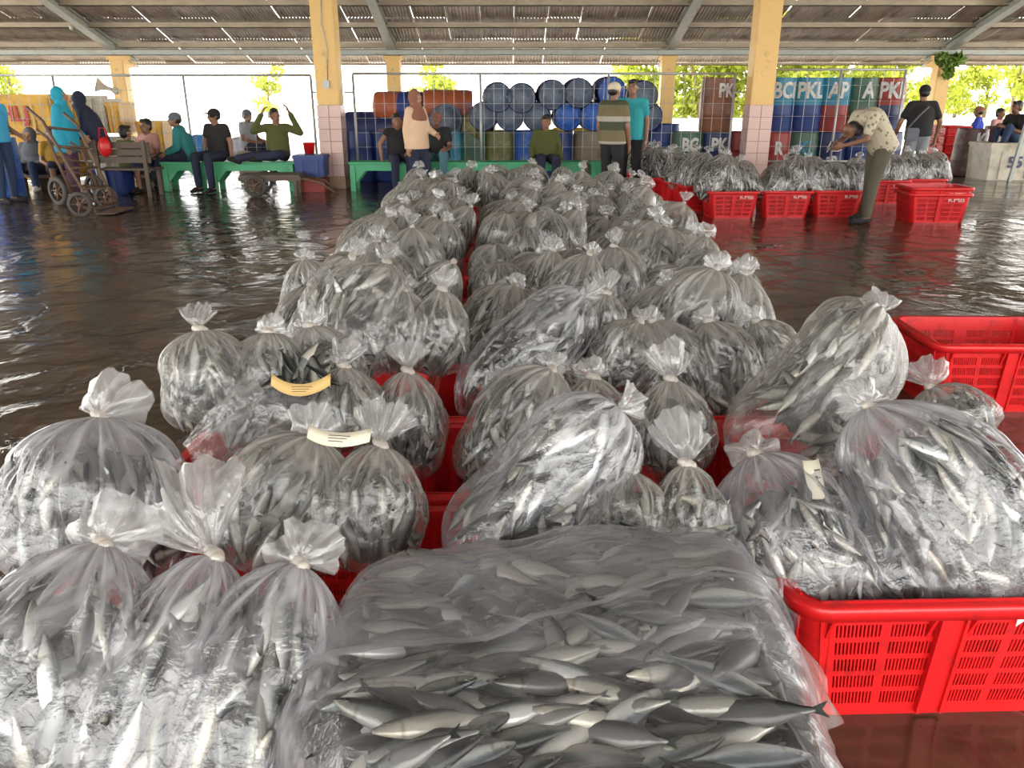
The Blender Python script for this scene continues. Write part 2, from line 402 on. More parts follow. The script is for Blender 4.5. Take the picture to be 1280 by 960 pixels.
# one corrugated sheet, ridges running down the slope
def sheet_mesh(name, w, y0, y1, m, pitch=0.082):
    n = int(w / pitch * 4); vs = []; fs = []
    for j, y in enumerate((y0, y1)):
        for i in range(n + 1):
            x = w * i / n; vs.append((x, y, roof_z(y) - roof_z(y1) + 0.018 * math.cos(2 * math.pi * x / pitch)))
    for i in range(n): fs.append((i, i + 1, n + 2 + i, n + 1 + i))
    top = len(vs); vs += [(x, y, z + 0.004) for x, y, z in vs]
    fs += [tuple(top + k for k in reversed(f)) for f in list(fs)]
    return MB().add(vs, fs, 0, True).mesh(name, m)
random.seed(5)
SW = 0.82
for r, (y0, y1) in enumerate(((22.70, 24.5), (21.40, 22.73), (20.15, 21.43), (18.85, 20.18))):
    ms = [sheet_mesh('roof_sheet', SW, y0, y1, m) for m in M_SHEET]
    for i in range(44):
        s = link('roof_sheet', ms[random.choice((0, 0, 1, 1, 2))], ceiling)
        s.location = (-18 + i * SW + random.uniform(-.01, .01), random.uniform(-.03, .03), roof_z(y1) + (0.012 if i % 2 else 0) + r * 0.006 + random.uniform(0, .01))
mb = MB()
def slab(y0, z0, y1, z1):
    n = 400; vs = []; fs = []
    for y, z in ((y0, z0), (y1, z1)):
        for i in range(n + 1): vs.append((-18 + 36.1 * i / n, y, z + 0.02 * math.cos(i * math.pi / 2)))
    for i in range(n): fs.append((i, i + 1, n + 2 + i, n + 1 + i))
    mb.add(vs, fs, 0, True)
slab(18.9, roof_z(18.9) + 0.03, RIDGE, roof_z(RIDGE)); slab(RIDGE, roof_z(RIDGE), -3.2, roof_z(RIDGE) - 3.3)  # unseen slopes; near edge placed for the light it lets onto the front
o = mb.build('unseen_roof_slope', M_SHEET[0], ceiling)
for y in (24.35, 22.85, 21.55, 20.3, 19.0, 17.7, 16.4):
    mb = MB(); z = roof_z(y) - 0.03; h = 0.06 if y > 24 else 0.12
    mb.box(-18, 18, y - 0.04, y + 0.04, z - h, z); mb.box(-18, 18, y - 0.04, y + 0.06, z - h, z - h + 0.012)
    mb.build('purlin', M_PURLIN, ceiling)
mb = MB(); mb.box(-18, 18, 22.60, 22.64, 2.50, 2.65); mb.box(-18, 18, 22.60, 22.70, 2.50, 2.515); mb.box(-18, 18, 22.60, 22.70, 2.635, 2.65); mb.build('wall_plate', M_STEEL, ceiling)
FAR_X = [-17.9, -10.45, -3.15, 4.15, 11.45]
for x in FAR_X:
    mb = MB()
    A = Vector((x, 23.9, roof_z(23.9) - 0.27)); Bq = Vector((x, 10.0, roof_z(10.0) - 0.27))
    for (dx0, dx1, dz0, dz1) in ((-.11, .11, -.03, 0), (-.11, .11, .17, .20), (-.02, .02, 0, .17)):
        vs = [(x + dx, p.y, p.z + dz) for p in (A, Bq) for dx in (dx0, dx1) for dz in (dz0, dz1)]
        mb.add(vs, [(0, 1, 3, 2), (4, 6, 7, 5), (0, 4, 5, 1), (2, 3, 7, 6), (0, 2, 6, 4), (1, 5, 7, 3)])
    mb.build('rafter', M_STEEL, ceiling)
def pillar(name, x, y, w, h, tile_h=None, label=''):
    root = thing(name, label, None, (x, y, 0)); tag(root, kind='structure')
    z0 = tile_h or 0.0
    b = MB().box(-w/2, w/2, -w/2, w/2, z0, h).build('shaft', M_YELLOW, root); bevel(b, 0.012)
    if tile_h:
        MB().box(-w/2 + .01, w/2 - .01, -w/2 + .01, w/2 - .01, 0.0, tile_h).build('core', M_GROUT, root)
        nz = 6; tw = w / 2 + 0.01; th = (tile_h - 0.2) / nz
        tm = bevel(link('tile', MB().box(-tw/2 + .003, tw/2 - .003, -0.012, 0, 0.003, th - 0.003).mesh('tile', M_TILE)), 0.003, 1)
        me = tm.data; bpy.data.objects.remove(tm)
        for k in range(4):
            R = Matrix.Rotation(k * math.pi / 2, 4, 'Z')
            for c in (-0.5, 0.5):
                for i in range(nz):
                    t = link('tile', me, root); t.matrix_local = R @ Matrix.Translation((c * tw, -w/2 + 0.006, 0.2 + i * th))
        MB().box(-w/2 - .01, w/2 + .01, -w/2 - .01, w/2 + .01, 0.0, 0.2).build('plinth', M_GROUT, root)
    return root
PX = (-3.06, 4.16)
p1 = pillar('pillar', PX[0], 14.3, 0.38, 5.0, 1.36, 'yellow pillar with pink tiled foot left of the fish pile')
p2 = pillar('pillar', PX[1], 14.3, 0.38, 5.0, 1.36, 'yellow pillar with pink tiled foot right of the fish pile')
for i, x in enumerate(FAR_X[1:]):
    q = pillar('pillar', x, 22.9, 0.36, 2.55, None, ['far yellow pillar carrying the loudspeaker horn', 'far yellow pillar behind the woman in a brown headscarf', 'far yellow pillar behind the drums and the two talking men', 'far yellow pillar with a leafy plant on top'][i])
    MB().box(-.22, .22, -.22, .22, 2.40, 2.56).build('capital', M_YELLOW, q)
    MB().add([(-.06, .1, 2.15), (.06, .1, 2.15), (.06, .75, 2.25), (-.06, .75, 2.25), (-.06, .1, 2.38), (.06, .1, 2.38), (.06, .95, 2.40), (-.06, .95, 2.40)], [(0, 3, 2, 1), (4, 5, 6, 7), (0, 1, 5, 4), (1, 2, 6, 5), (2, 3, 7, 6), (3, 0, 4, 7)]).build('bracket', M_YELLOW, q)
# switch box and conduit on the left front pillar
MB().box(-.05, .05, -.24, -.19, 1.62, 1.74).build('switch_box', M_WIRE, p1)
MB().tube([(0.02, -.2, 1.74), (0.05, -.2, 2.2), (-0.02, -.2, 2.6), (0.03, -.2, 3.2)], 0.008, 6).build('conduit', M_WIRE, p1)
# ------------------------------------------------------------------ red fish crates
CW, CD, CH = 0.76, 0.54, 0.365           # rim size and height
BW, BD = 0.665, 0.455                    # size at the foot
T = 0.007
def wall_bm(wt, wb, groups, slots, mirror_rib):
    """slotted wall in its own uv plane: u -0.5..0.5 along, v 0..1 up; real holes"""
    us = [-0.5]; solid_u = []
    for (a, b) in groups:
        us.append(a); solid_u.append(True)
        st = (b - a) / (slots * 2 - 1)
        for k in range(slots * 2 - 1):
            us.append(a + st * (k + 1)); solid_u.append(k % 2 == 1)
    us.append(0.5); solid_u.append(True)
    vs_ = [0.0]; solid_v = []
    v = 0.075
    for r in range(5):
        vs_.append(v); solid_v.append(True); vs_.append(v + 0.108); solid_v.append(False); v += 0.108 + 0.045
    vs_.append(1.0); solid_v.append(True)
    bm = bmesh.new(); grid = {}
    for j, vv in enumerate(vs_):
        w = wb + (wt - wb) * vv
        for i, u in enumerate(us): grid[i, j] = bm.verts.new((u * w, 0, vv))
    for j in range(len(solid_v)):
        for i in range(len(solid_u)):
            if solid_u[i] or solid_v[j]:
                bm.faces.new((grid[i, j], grid[i + 1, j], grid[i + 1, j + 1], grid[i, j + 1]))
    return bm
def crate_wall(name, wt, wb, off_t, off_b, groups, slots):
    bm = wall_bm(wt - 0.10, wb - 0.10, groups, slots, None)
    for v in bm.verts:
        t = v.co.z; v.co = (v.co.x, -(off_b + (off_t - off_b) * t), 0.012 + t * (CH - 0.012))
    bm.normal_update()
    ext = bmesh.ops.extrude_face_region(bm, geom=bm.faces[:])
    for e in ext['geom']:
        if isinstance(e, bmesh.types.BMVert): e.co.y += T
    bmesh.ops.recalc_face_normals(bm, faces=bm.faces[:])
    # ribs and gussets under the rim
    me = bpy.data.meshes.new(name); bm.to_mesh(me); bm.free(); me.materials.append(M_RED); return me
def rounded_rect(w, d, r, n=6):
    pts = []
    for cx, cy, a0 in ((w/2 - r, d/2 - r, 0), (-w/2 + r, d/2 - r, 90), (-w/2 + r, -d/2 + r, 180), (w/2 - r, -d/2 + r, 270)):
        for k in range(n + 1):
            a = math.radians(a0 + 90 * k / n); pts.append((cx + r * math.cos(a), cy + r * math.sin(a)))
    return pts
def loop_strip(mb, loops):
    n = len(loops[0]); vs = [p for l in loops for p in l]; fs = []
    for i in range(len(loops) - 1):
        for k in range(n): fs.append((i * n + k, i * n + (k + 1) % n, (i + 1) * n + (k + 1) % n, (i + 1) * n + k))
    mb.add(vs, fs, 0, True)
gl = [(-0.44, -0.265), (-0.225, -0.055), (0.055, 0.225), (0.265, 0.44)]
gs = [(-0.43, -0.165), (-0.125, 0.125), (0.165, 0.43)]
ME_LONG = crate_wall('long_wall', CW, BW, CD/2 - .012, BD/2, gl, 12)
ME_SHORT = crate_wall('short_wall', CD, BD, CW/2 - .012, BW/2, gs, 10)
mb = MB()
def ring(w, d, z, r): return [(x, y, z) for x, y in rounded_rect(w, d, r)]
loop_strip(mb, [ring(CW - .03, CD - .03, CH - .005, .07), ring(CW + .03, CD + .03, CH, .085), ring(CW + .036, CD + .036, CH - .012, .085), ring(CW + .034, CD + .034, CH - .038, .085), ring(CW + .026, CD + .026, CH - .038, .08), ring(CW + .022, CD + .022, CH - .014, .08), ring(CW - .022, CD - .022, CH - .016, .07)])
ME_RIM = mb.mesh('rim', M_RED)
mb = MB()                                  # rounded corner posts, floor tray
rt, rb = rounded_rect(CW - .024, CD - .024, .07), rounded_rect(BW, BD, .06)
rti, rbi = rounded_rect(CW - .038, CD - .038, .063), rounded_rect(BW - .014, BD - .014, .053)
n = 7
for c in range(4):
    o_ = []; idx = list(range(c * n, c * n + n))
    L = [[(*rt[i], CH - .003) for i in idx], [(*rb[i], .0) for i in idx], [(*rbi[i], .0) for i in idx], [(*rti[i], CH - .003) for i in idx]]
    vs = [p for l in L for p in l]; fs = []
    for a in range(3):
        for k in range(n - 1): fs.append((a * n + k, a * n + k + 1, (a + 1) * n + k + 1, (a + 1) * n + k))
    mb.add(vs, fs, 0, True)
b0 = [(x, y, 0.0) for x, y in rb]; b1 = [(x, y, 0.014) for x, y in rbi]
mb.add(b0, [tuple(reversed(range(len(b0))))]); mb.add(b1, [tuple(range(len(b1)))])
loop_strip(mb, [[(x, y, 0.0) for x, y in rb], [(x * 1.004, y * 1.004, 0.022) for x, y in rb]])
ME_BODY = mb.mesh('corner_posts_and_tray', M_RED)
mb = MB()                                  # centre post of a long wall, one U-shaped section
sec = [(-.034, .004), (-.034, -.016), (-.026, -.016), (-.026, -.008), (.026, -.008), (.026, -.016), (.034, -.016), (.034, .004)]
vs = [(x, -(BD/2) + y, .012) for x, y in sec] + [(x, -(CD/2 - .012) + y, CH - .03) for x, y in sec]; ns_ = len(sec)
mb.add(vs, [(i, (i + 1) % ns_, ns_ + (i + 1) % ns_, ns_ + i) for i in range(ns_)] + [tuple(reversed(range(ns_))), tuple(range(ns_, 2 * ns_))])
gb_ = MB(); gb_.add([(-.004, -(CD/2) + .022, CH - .115), (.004, -(CD/2) + .022, CH - .115), (.004, -(CD/2) - .012, CH - .03), (-.004, -(CD/2) - .012, CH - .03), (-.004, -(CD/2) + .022, CH - .03), (.004, -(CD/2) + .022, CH - .03)],
       [(0, 1, 2, 3), (0, 3, 4), (1, 5, 2), (0, 4, 5, 1), (3, 2, 5, 4)])
ME_GUSSET = gb_.mesh('gusset', M_RED)
ME_POST = mb.mesh('centre_post', M_RED)
ME_KMB = text_mesh('KMB', 0.075, M_REDTEXT, 'lettering', thick=0.001, squash=1.35)
def crate(x, y, rz, label, group, z=0.0, text=False, near=False):
    root = link('fish_crate', ME_BODY); root.location = (x, y, z); root.rotation_euler = (0, 0, rz)
    tag(root, label, 'crate', group)
    link('rim', ME_RIM, root)
    for a in (0, math.pi):
        w = link('long_wall', ME_LONG, root); w.rotation_euler = (0, 0, a)
        p = link('centre_post', ME_POST, root); p.rotation_euler = (0, 0, a)
    for a in (math.pi / 2, -math.pi / 2):
        w = link('short_wall', ME_SHORT, root); w.rotation_euler = (0, 0, a)
    if near:
        for xx in (-.30, -.05, .05, .30): g = link('gusset', ME_GUSSET, root); g.location = (xx, 0, 0)
    if text:
        t = link('lettering', ME_KMB, root); t.location = (0.185, -(CD/2 - .012) - .004 + .008, CH - .080); t.rotation_euler = (math.radians(-7), 0, 0); tag(t, 'pale painted letters KMB')
    return root
ORD = ['first', 'second', 'third', 'fourth', 'fifth', 'sixth', 'seventh', 'eighth', 'ninth', 'tenth', 'eleventh', 'twelfth', 'thirteenth', 'fourteenth', 'fifteenth']
CX = (-0.72, 0.06, 0.82)
ROWP = 0.62
def row_y(i): return 1.19 + ROWP * i
NROW = 13
random.seed(11)
CNAME = ('left', 'middle', 'right')
for i in range(NROW):
    for c in range(3):
        if c == 2 and i == 0: continue
        x, y = CX[c], row_y(i); rz = random.uniform(-.02, .02)
        if c == 2 and i == 1: x, y, rz = 1.06, 1.885, 0.03
        if c == 2 and i == 2: x, y = 1.13, 2.50
        lab = f'red slotted crate in the {CNAME[c]} column of the long pile, {ORD[i]} from the front' if not (c == 2 and i == 1) else 'red slotted crate at the front right corner with its slotted side in view'
        if c == 2 and i > 1: lab = f'red slotted fish crate in the right column of the long pile, {ORD[i - 1]} from the front'
        crate(x, y, rz, lab, 'red crates under the long pile of fish bags', near=(c == 2 and i == 1))
# torn sticker on the front right crate
fc = [o for o in COL.objects if o.get('label', '').startswith('red slotted crate at the front right')][0]
st = MB().add([(0.155, 0, .30), (0.20, 0, .30), (0.235, 0, .275), (0.205, 0, .268), (0.20, 0, .25), (0.18, 0, .272), (0.155, 0, .25)], [tuple(range(7))]).mesh('torn_sticker', mat('white_sticker', (0.75, 0.72, 0.62), 0.6))
s = link('torn_sticker', st, fc); s.location = (0.0, -0.262, 0.038); tag(s, 'torn scrap of white sticker')
crate(xat(1136, 3.95, .365) + 0.42, 3.98, -0.02, 'empty red crate on the wet floor at the right, away from the pile', 'empty red crates', near=True)
# crates of the group by the right pillar
RC = []
def rcrate(px, Y, rz, label, text=True):
    x = xat(px, Y - .27, 0.2); c = crate(x, Y, rz, label, 'red crates of the far right group', text=text); c.scale = (.86, .86, .94); RC.append((x, Y, rz)); return c
rcrate(918, 10.75, 0.03, 'red KMB crate under bags, leftmost one facing us beside the right pillar')
rcrate(986, 10.80, -0.02, 'red KMB crate with a small knotted bag on its front edge')
rcrate(1050, 10.85, 0.0, 'red crate partly hidden behind the legs of the stooping man')
rcrate(1112, 12.2, 0.0, 'red KMB crate under dark fish to the right of the stooping man')
rcrate(1158, 12.4, 0.0, 'red crate under a big pale bag behind the empty crates')
for k, (px, Y) in enumerate(((872, 11.5), (850, 12.1), (828, 12.7), (806, 13.3))):
    rcrate(px, Y, math.pi / 2 + 0.1, f'red end-on crate in the receding line left of the right pillar, {ORD[k]} from us', False)
ex = xat(1176, 10.1, 0.2)
crate(ex, 10.35, -0.06, 'lower of two nested empty KMB crates beside the stooping man', 'empty red crates', text=True)
crate(ex + .005, 10.36, -0.05, 'upper of two nested empty KMB crates beside the stooping man', 'empty red crates', z=0.07, text=True)
# ------------------------------------------------------------------ fish
def fish_geo(rings=9, seg=8):
    """unit fish along x (head +x), lying in the xz plane; returns V, F(quads), uv"""
    ts = np.linspace(0, 1, rings); V = []; uv = []; F = []
    for t in ts:
        h = 0.145 * (max(0.0, math.sin(math.pi * min(1, (t * 0.93 + 0.03)) ** 0.85)) ** 0.75) * (0.25 + 0.75 * min(1, t / 0.35) ** 0.8) if t < 0.95 else 0.05
        h = max(h, 0.020); w = h * 0.62
        if t > 0.97: h, w = 0.022, 0.014
        for k in range(seg):
            a = 2 * math.pi * k / seg
            V.append((t - 0.5, w * math.cos(a), h * math.sin(a) * (0.92 if math.sin(a) > 0 else 1.0))); uv.append((t, (math.sin(a) + 1) / 2))
    for i in range(rings - 1):
        for k in range(seg):
            F.append((i * seg + k, i * seg + (k + 1) % seg, (i + 1) * seg + (k + 1) % seg, (i + 1) * seg + k))
    b = (rings - 1) * seg
    for k in range(0, seg - 2, 2): F.append((b, b + k + 1, b + k + 2, b + (k + 3) % seg))
    return np.array(V), np.array(F), np.array(uv)
def tail_geo():
    P = [(-0.47, 0, 0.022), (-0.47, 0, -0.022), (-0.60, 0, 0.10), (-0.55, 0, 0.0), (-0.60, 0, -0.10)]
    V = [(x, s * 0.006 * (1 if i < 2 else 0.3), z) for s in (1, -1) for i, (x, y, z) in enumerate(P)]
    F = [(0, 2, 3, 3), (1, 0, 3, 3), (1, 3, 4, 4), (5, 8, 7, 7), (6, 8, 5, 5), (6, 9, 8, 8)]
    F = [(0, 2, 3, 1), (1, 3, 4, 4), (5, 6, 8, 7), (6, 9, 8, 8)]
    uv = [(0.02, 0.62)] * 10
    return np.array(V), F, uv
FV, FF, FUV = fish_geo()
TV, TF, TUV = tail_geo(); TV = TV * np.array([1, 1, .8])
def quads_or_tris(name, V, F, uv, m):
    me = bpy.data.meshes.new(name); me.from_pydata([tuple(v) for v in V], [], [tuple(dict.fromkeys(f)) for f in F])
    l = me.uv_layers.new(name='UVMap')
    for lp in me.loops: l.data[lp.index].uv = uv[lp.vertex_index]
    me.polygons.foreach_set('use_smooth', [True] * len(me.polygons)); me.materials.append(m); me.update(); return me
ME_FISH = quads_or_tris('fish', *fish_geo(11, 10), M_FISH)
ME_TAIL = quads_or_tris('tail_fin', TV, TF, TUV, M_FISH)
ME_EYE = MB().ell((0.405, 0, 0.022), (0.017, 0.058, 0.017), 10, 6).mesh('eye', M_EYE)
def fins_mesh():
    mb = MB(); mb.add([(0.10, 0, 0.115), (-0.02, 0, 0.125), (-0.06, 0, 0.165), (0.04, 0, 0.175), ], [(0, 1, 2, 3)]); mb.add([(-0.1, 0, -0.10), (-0.3, 0, -0.045), (-0.3, 0, -0.065), (-0.12, 0, -0.145)], [(0, 1, 2, 3)])
    me = mb.mesh('fins', M_FISH); me.uv_layers.new(name='UVMap')
    for d in me.uv_layers[0].data: d.uv = (0.3, 0.66)
    return me
ME_FINS = fins_mesh()
# the merged fish: one low-poly fish with tail
LV, LF, LUV = fish_geo(7, 6)
LT = TV; LTF = [(0, 2, 3, 1), (1, 3, 4, 4), (5, 6, 8, 7), (6, 9, 8, 8)]
LVa = np.vstack([LV, TV]); LUVa = np.vstack([LUV, np.array(TUV)])
LFq = np.vstack([LF, np.array([(0, 2, 3, 1), (5, 6, 8, 7)]) + len(LV)])
HEAP = {'V': [], 'F': [], 'uv': [], 'mi': [], 'n': 0}
def heap_add(V, F, uv, mi):
    HEAP['V'].append(V); HEAP['F'].append(F + HEAP['n']); HEAP['uv'].append(uv); HEAP['mi'].append(np.full(len(F), mi)); HEAP['n'] += len(V)
def heap_fish(M):
    M = np.array(M); V = LVa @ M[:3, :3].T + M[:3, 3]; heap_add(V, LFq, LUVa, 0)
N_SINGLE = [0]
def single_fish(M, label, group):
    if N_SINGLE[0] >= 300: heap_fish(M); return
    N_SINGLE[0] += 1
    o = link('fish', ME_FISH); o.matrix_world = Matrix([list(r) for r in M]); tag(o, label, 'fish', group)
    link('tail_fin', ME_TAIL, o); link('eye', ME_EYE, o); link('fins', ME_FINS, o)
def frame(P, X, N):
    """fish matrix: length along X, flank along N"""
    N = N / (np.linalg.norm(N) + 1e-9); X = X - N * X.dot(N); X = X / (np.linalg.norm(X) + 1e-9); Z = np.cross(X, N)
    M = np.eye(4); M[:3, 0] = X; M[:3, 1] = N; M[:3, 2] = Z; M[:3, 3] = P; return M

# ------------------------------------------------------------------ bags
def nrm(v): return v / (np.linalg.norm(v) + 1e-9)
class Bag:
    def __init__(s, K, B, w, t, seed, kind='knot', fold=1.0, shoulder=1.8, fish=(0.04, 0.66)):
        s.K = np.array(K, float); s.B = np.array(B, float); s.w = w; s.t = t; s.kind = kind; s.fold = fold; s.sh = shoulder; s.fish = fish
        s.rs = np.random.RandomState(seed); s.L = np.linalg.norm(s.K - s.B); s.a = (s.K - s.B) / s.L
        e1 = np.cross(np.array([0, 1.0, 0]), s.a)
        if np.linalg.norm(e1) < .2: e1 = np.array([1.0, 0, 0])
        s.e1 = nrm(e1); s.e2 = np.cross(s.a, s.e1)
        s.ph = s.rs.uniform(0, 6.28, 24); s.bend = s.rs.uniform(-.05, .05, 2) * s.L
        s.fn = s.rs.choice([5, 6, 7, 8, 9, 11, 13, 15, 17], 5, replace=False)
    def prof(s, q):
        neck = 0.055
        lo = np.clip(1 - q / 0.30, 0, 1); r = (1 - lo ** 2.3) ** (1 / 2.3)
        if s.kind == 'knot':
            x = np.clip((q - 0.40) / 0.60, 0, 1); up = (1 - x ** (1.25 * s.sh)) ** 0.62
            r = np.minimum(r, 1) * (neck / 1 + (1 - neck) * up) * (1 + 0.10 * np.sin(np.pi * np.clip(q, 0, 1)))
        elif s.kind == 'pillow':
            x = np.clip((q - 0.72) / 0.28, 0, 1); r = r * (0.25 + 0.75 * (1 - x ** 2.2) ** 0.6)
        else:                                        # open mouth lying flat
            r = r * (1 - 0.08 * np.clip((q - .5) / .5, 0, 1))
        return r
    def thick(s, q):
        if s.kind == 'mouth':
            return s.t * (1 - 0.86 * np.clip((q - 0.45) / 0.5, 0, 1) ** 0.8)
        return s.t * np.ones_like(q)
    def point(s, q, th, inset=0.0, creased=True):
        q = np.asarray(q, float); th = np.asarray(th, float)
        r = s.prof(q); p = s.ph
        k = np.clip((q - 0.35) / 0.6, 0, 1)
        f = 0
        if creased:
            f = sum(np.sin(n * th + p[i] + 1.3 * np.sin(3 * q * (1 + i % 2) + p[i + 5])) for i, n in enumerate(s.fn)) / 5
            A = s.fold * (0.045 + 0.26 * k ** 1.4) * (1 if s.kind == 'knot' else 0.6)
            f = A * (1.3 * np.abs(f) ** 0.7 - 0.55)
            f = f + 0.020 * np.abs(np.sin(3 * th + 16 * q + p[15] + 2 * np.sin(5 * q + th))) + 0.016 * np.abs(np.sin(7 * th - 21 * q + p[16]))
        lump = 0.05 * np.sin(3 * th + p[10] + 4 * q) + 0.045 * np.sin(2 * th - p[11] + 7 * q) + 0.03 * np.sin(5 * th + 9 * q + p[12])
        rr = r * (1 + lump * (1 - .5 * k) + f)
        hw = np.maximum(s.w * .5 * rr - inset, 0.004); ht = np.maximum(s.thick(q) * .5 * rr - inset, 0.003)
        c = np.cos(th); d = np.sin(th); ex = 0.80 if s.kind != 'mouth' else 0.7
        c = np.sign(c) * np.abs(c) ** ex; d = np.sign(d) * np.abs(d) ** ex
        cen = s.B + np.outer(q * s.L, s.a) if q.ndim == 1 else s.B + q[..., None] * s.L * s.a
        bx = np.sin(np.pi * q)
        cen = cen + (bx * s.bend[0])[..., None] * s.e1 + (bx * s.bend[1])[..., None] * s.e2
        P = cen + (c * hw)[..., None] * s.e1 + (d * ht)[..., None] * s.e2
        P[..., 2] = np.maximum(P[..., 2], 0.02)
        return P
    def film(s, nr, ns):
        q = np.concatenate([np.linspace(0, 0.06, 3)[:-1], np.linspace(0.06, 1.0, nr - 2)]); q[0] = 0.0015
        th = np.linspace(0, 2 * np.pi, ns, endpoint=False)
        Q, TH = np.meshgrid(q, th, indexing='ij'); P = s.point(Q, TH)
        kk = np.clip((Q - 0.30) / 0.6, 0, 1)
        cr = sum(np.abs(np.sin(n / 2 * TH + s.ph[i + 17] + (1.5 - kk) * np.sin(4 * Q + i))) ** 26 for i, n in enumerate((9, 14, 23)))
        dg = np.abs(np.sin(2 * TH + 7 * Q + s.ph[20])) ** 40 + np.abs(np.sin(3 * TH - 9 * Q + s.ph[21])) ** 40
        sl = np.clip((Q - s.fish[1] + .05) / 0.20, 0, 1) * 0.75 + 0.25 * np.clip(np.sin(3 * TH + s.ph[3] + 5 * Q), 0, 1) + cr * (0.10 + 0.75 * kk) + 0.6 * dg
        F = []
        for i in range(len(q) - 1):
            for k in range(ns): F.append((i * ns + k, i * ns + (k + 1) % ns, (i + 1) * ns + (k + 1) % ns, (i + 1) * ns + k))
        return P.reshape(-1, 3), np.array(F), sl.ravel()
    def tail(s, nr, ns, R, Lt, d, flat=0.55):
        """the gathered film beyond the knot, opening like a fan"""
        d = nrm(np.array(d, float)); rs = s.rs
        e1 = s.e1 - d * s.e1.dot(d); e1 = nrm(e1); e2 = np.cross(d, e1)
        wide = R >= 0.8 * Lt
        pm = math.radians(rs.uniform(95, 118)) if wide else math.radians(rs.uniform(30, 48)) * (1 + R / Lt)
        rad = max(R * 1.15, Lt) if wide else Lt * 1.15
        half = ns // 2
        u = np.linspace(0.04, 1, nr); ph = np.linspace(-1, 1, half)
        w1, w2, w3 = rs.uniform(0, 6.28, 3); n1 = rs.choice([5, 6, 7]); n2 = rs.choice([11, 13, 15])
        side = []
        for sgn in (1, -1):
            U, A = np.meshgrid(u, ph if sgn > 0 else ph[::-1], indexing='ij')
            rho = rad * U * (1 + 0.10 * np.sin(3 * A + w1) + U * (0.09 * np.sin(n1 * A * 1.4 + w2) + 0.06 * np.sin(n2 * A + w3) + .05 * np.sin(2.3 * n2 * A + w1))) * (1 - 0.22 * A ** 2)
            an = A * pm + 0.10 * U * np.sin(n1 * A + w3)
            edge = np.sqrt(np.clip(1 - A ** 2, 0, 1))
            pl = np.abs(np.sin(n2 * A * 1.1 + w2 + .4 * np.sin(5 * U))); th = rad * 0.10 * pl * U ** .7 + 0.10 * rad * np.sin(4 * U + 3 * A + w1) * U + sgn * rad * flat * 0.55 * np.sin(np.pi * np.clip(U * .97, 0, 1)) * edge + rad * (0.10 * np.sin(n1 * 1.5 * A + w1) + 0.06 * np.abs(np.sin(n2 * A * .8 + w2))) * U
            back = -0.35 * rad * U ** 2
            P = s.K + (rho * np.cos(an))[..., None] * d + (rho * np.sin(an))[..., None] * e1 + (th - back)[..., None] * e2 * (1 if e2[1] > 0 else -1)
            side.append((P, 0.15 + 0.7 * np.abs(np.sin(n2 * A * .9 + w2 + .8 * U)) ** 10 + 0.25 * U))
        P = np.concatenate([side[0][0], side[1][0]], 1); sl = np.concatenate([side[0][1], side[1][1]], 1); ns = P.shape[1]
        P[..., 2] = np.maximum(P[..., 2], 0.02)
        F = []
        for i in range(nr - 1):
            for k in range(ns): F.append((i * ns + k, i * ns + (k + 1) % ns, (i + 1) * ns + (k + 1) % ns, (i + 1) * ns + k))
        return P.reshape(-1, 3), np.array(F), sl.ravel()
    def place_fish(s, size, fn, cover=1.0, spread=0.6, allround=False):
        rs = s.rs; q0, q1 = s.fish
        nq = max(2, int((q1 - q0) * s.L / (size * 0.42))); per = np.pi * (s.w + s.t) / 2
        nt = max(5, int(per / (size * 0.205) * cover))
        for i in range(nq):
            for k in range(nt):
                q = q0 + (q1 - q0) * (i + rs.uniform(.1, .9)) / nq; th = 2 * np.pi * (k + rs.uniform(.1, .9) + .5 * (i % 2)) / nt
                P0 = s.point(np.array([q]), np.array([th]), 0.0, False)[0]
                # outward normal from finite differences
                Pa = s.point(np.array([q + .02]), np.array([th]), 0, False)[0] - P0; Pb = s.point(np.array([q]), np.array([th + .05]), 0, False)[0] - P0
                N = np.cross(Pb, Pa); N = nrm(N)
                cen = s.B + s.a * (q * s.L)
                if N.dot(P0 - cen) < 0: N = -N
                if not allround and N[1] > 0.55 and N[2] < 0.4: continue      # far under-side of the bag
                sz = size * rs.uniform(.82, 1.15)
                X = nrm(Pa) * (1 if rs.rand() > .4 else -1); S = np.cross(N, X); an = rs.normal(0, spread)
                X = X * math.cos(an) + S * math.sin(an)
                N2 = nrm(N + S * rs.normal(0, .30) + X * rs.normal(0, .10))
                ins = sz * 0.085 + 0.016 + rs.uniform(0, .014) + (sz * .5) ** 2 / (0.9 * (s.w + s.t)) * (abs(math.sin(an)) + .25) + .02 * max(0, (.16 - q) / .16)
                P = P0 - N * ins
                M = frame(P, X, N2); M[:3, :3] *= sz
                fn(M)
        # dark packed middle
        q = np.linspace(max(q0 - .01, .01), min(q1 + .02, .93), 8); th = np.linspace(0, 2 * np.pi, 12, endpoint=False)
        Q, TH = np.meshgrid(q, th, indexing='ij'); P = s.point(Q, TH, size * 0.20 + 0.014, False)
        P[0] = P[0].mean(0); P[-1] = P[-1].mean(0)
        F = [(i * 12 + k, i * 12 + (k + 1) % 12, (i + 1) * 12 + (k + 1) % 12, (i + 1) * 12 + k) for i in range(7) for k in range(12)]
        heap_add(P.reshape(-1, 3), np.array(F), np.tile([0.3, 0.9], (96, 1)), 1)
BAGN = [0]
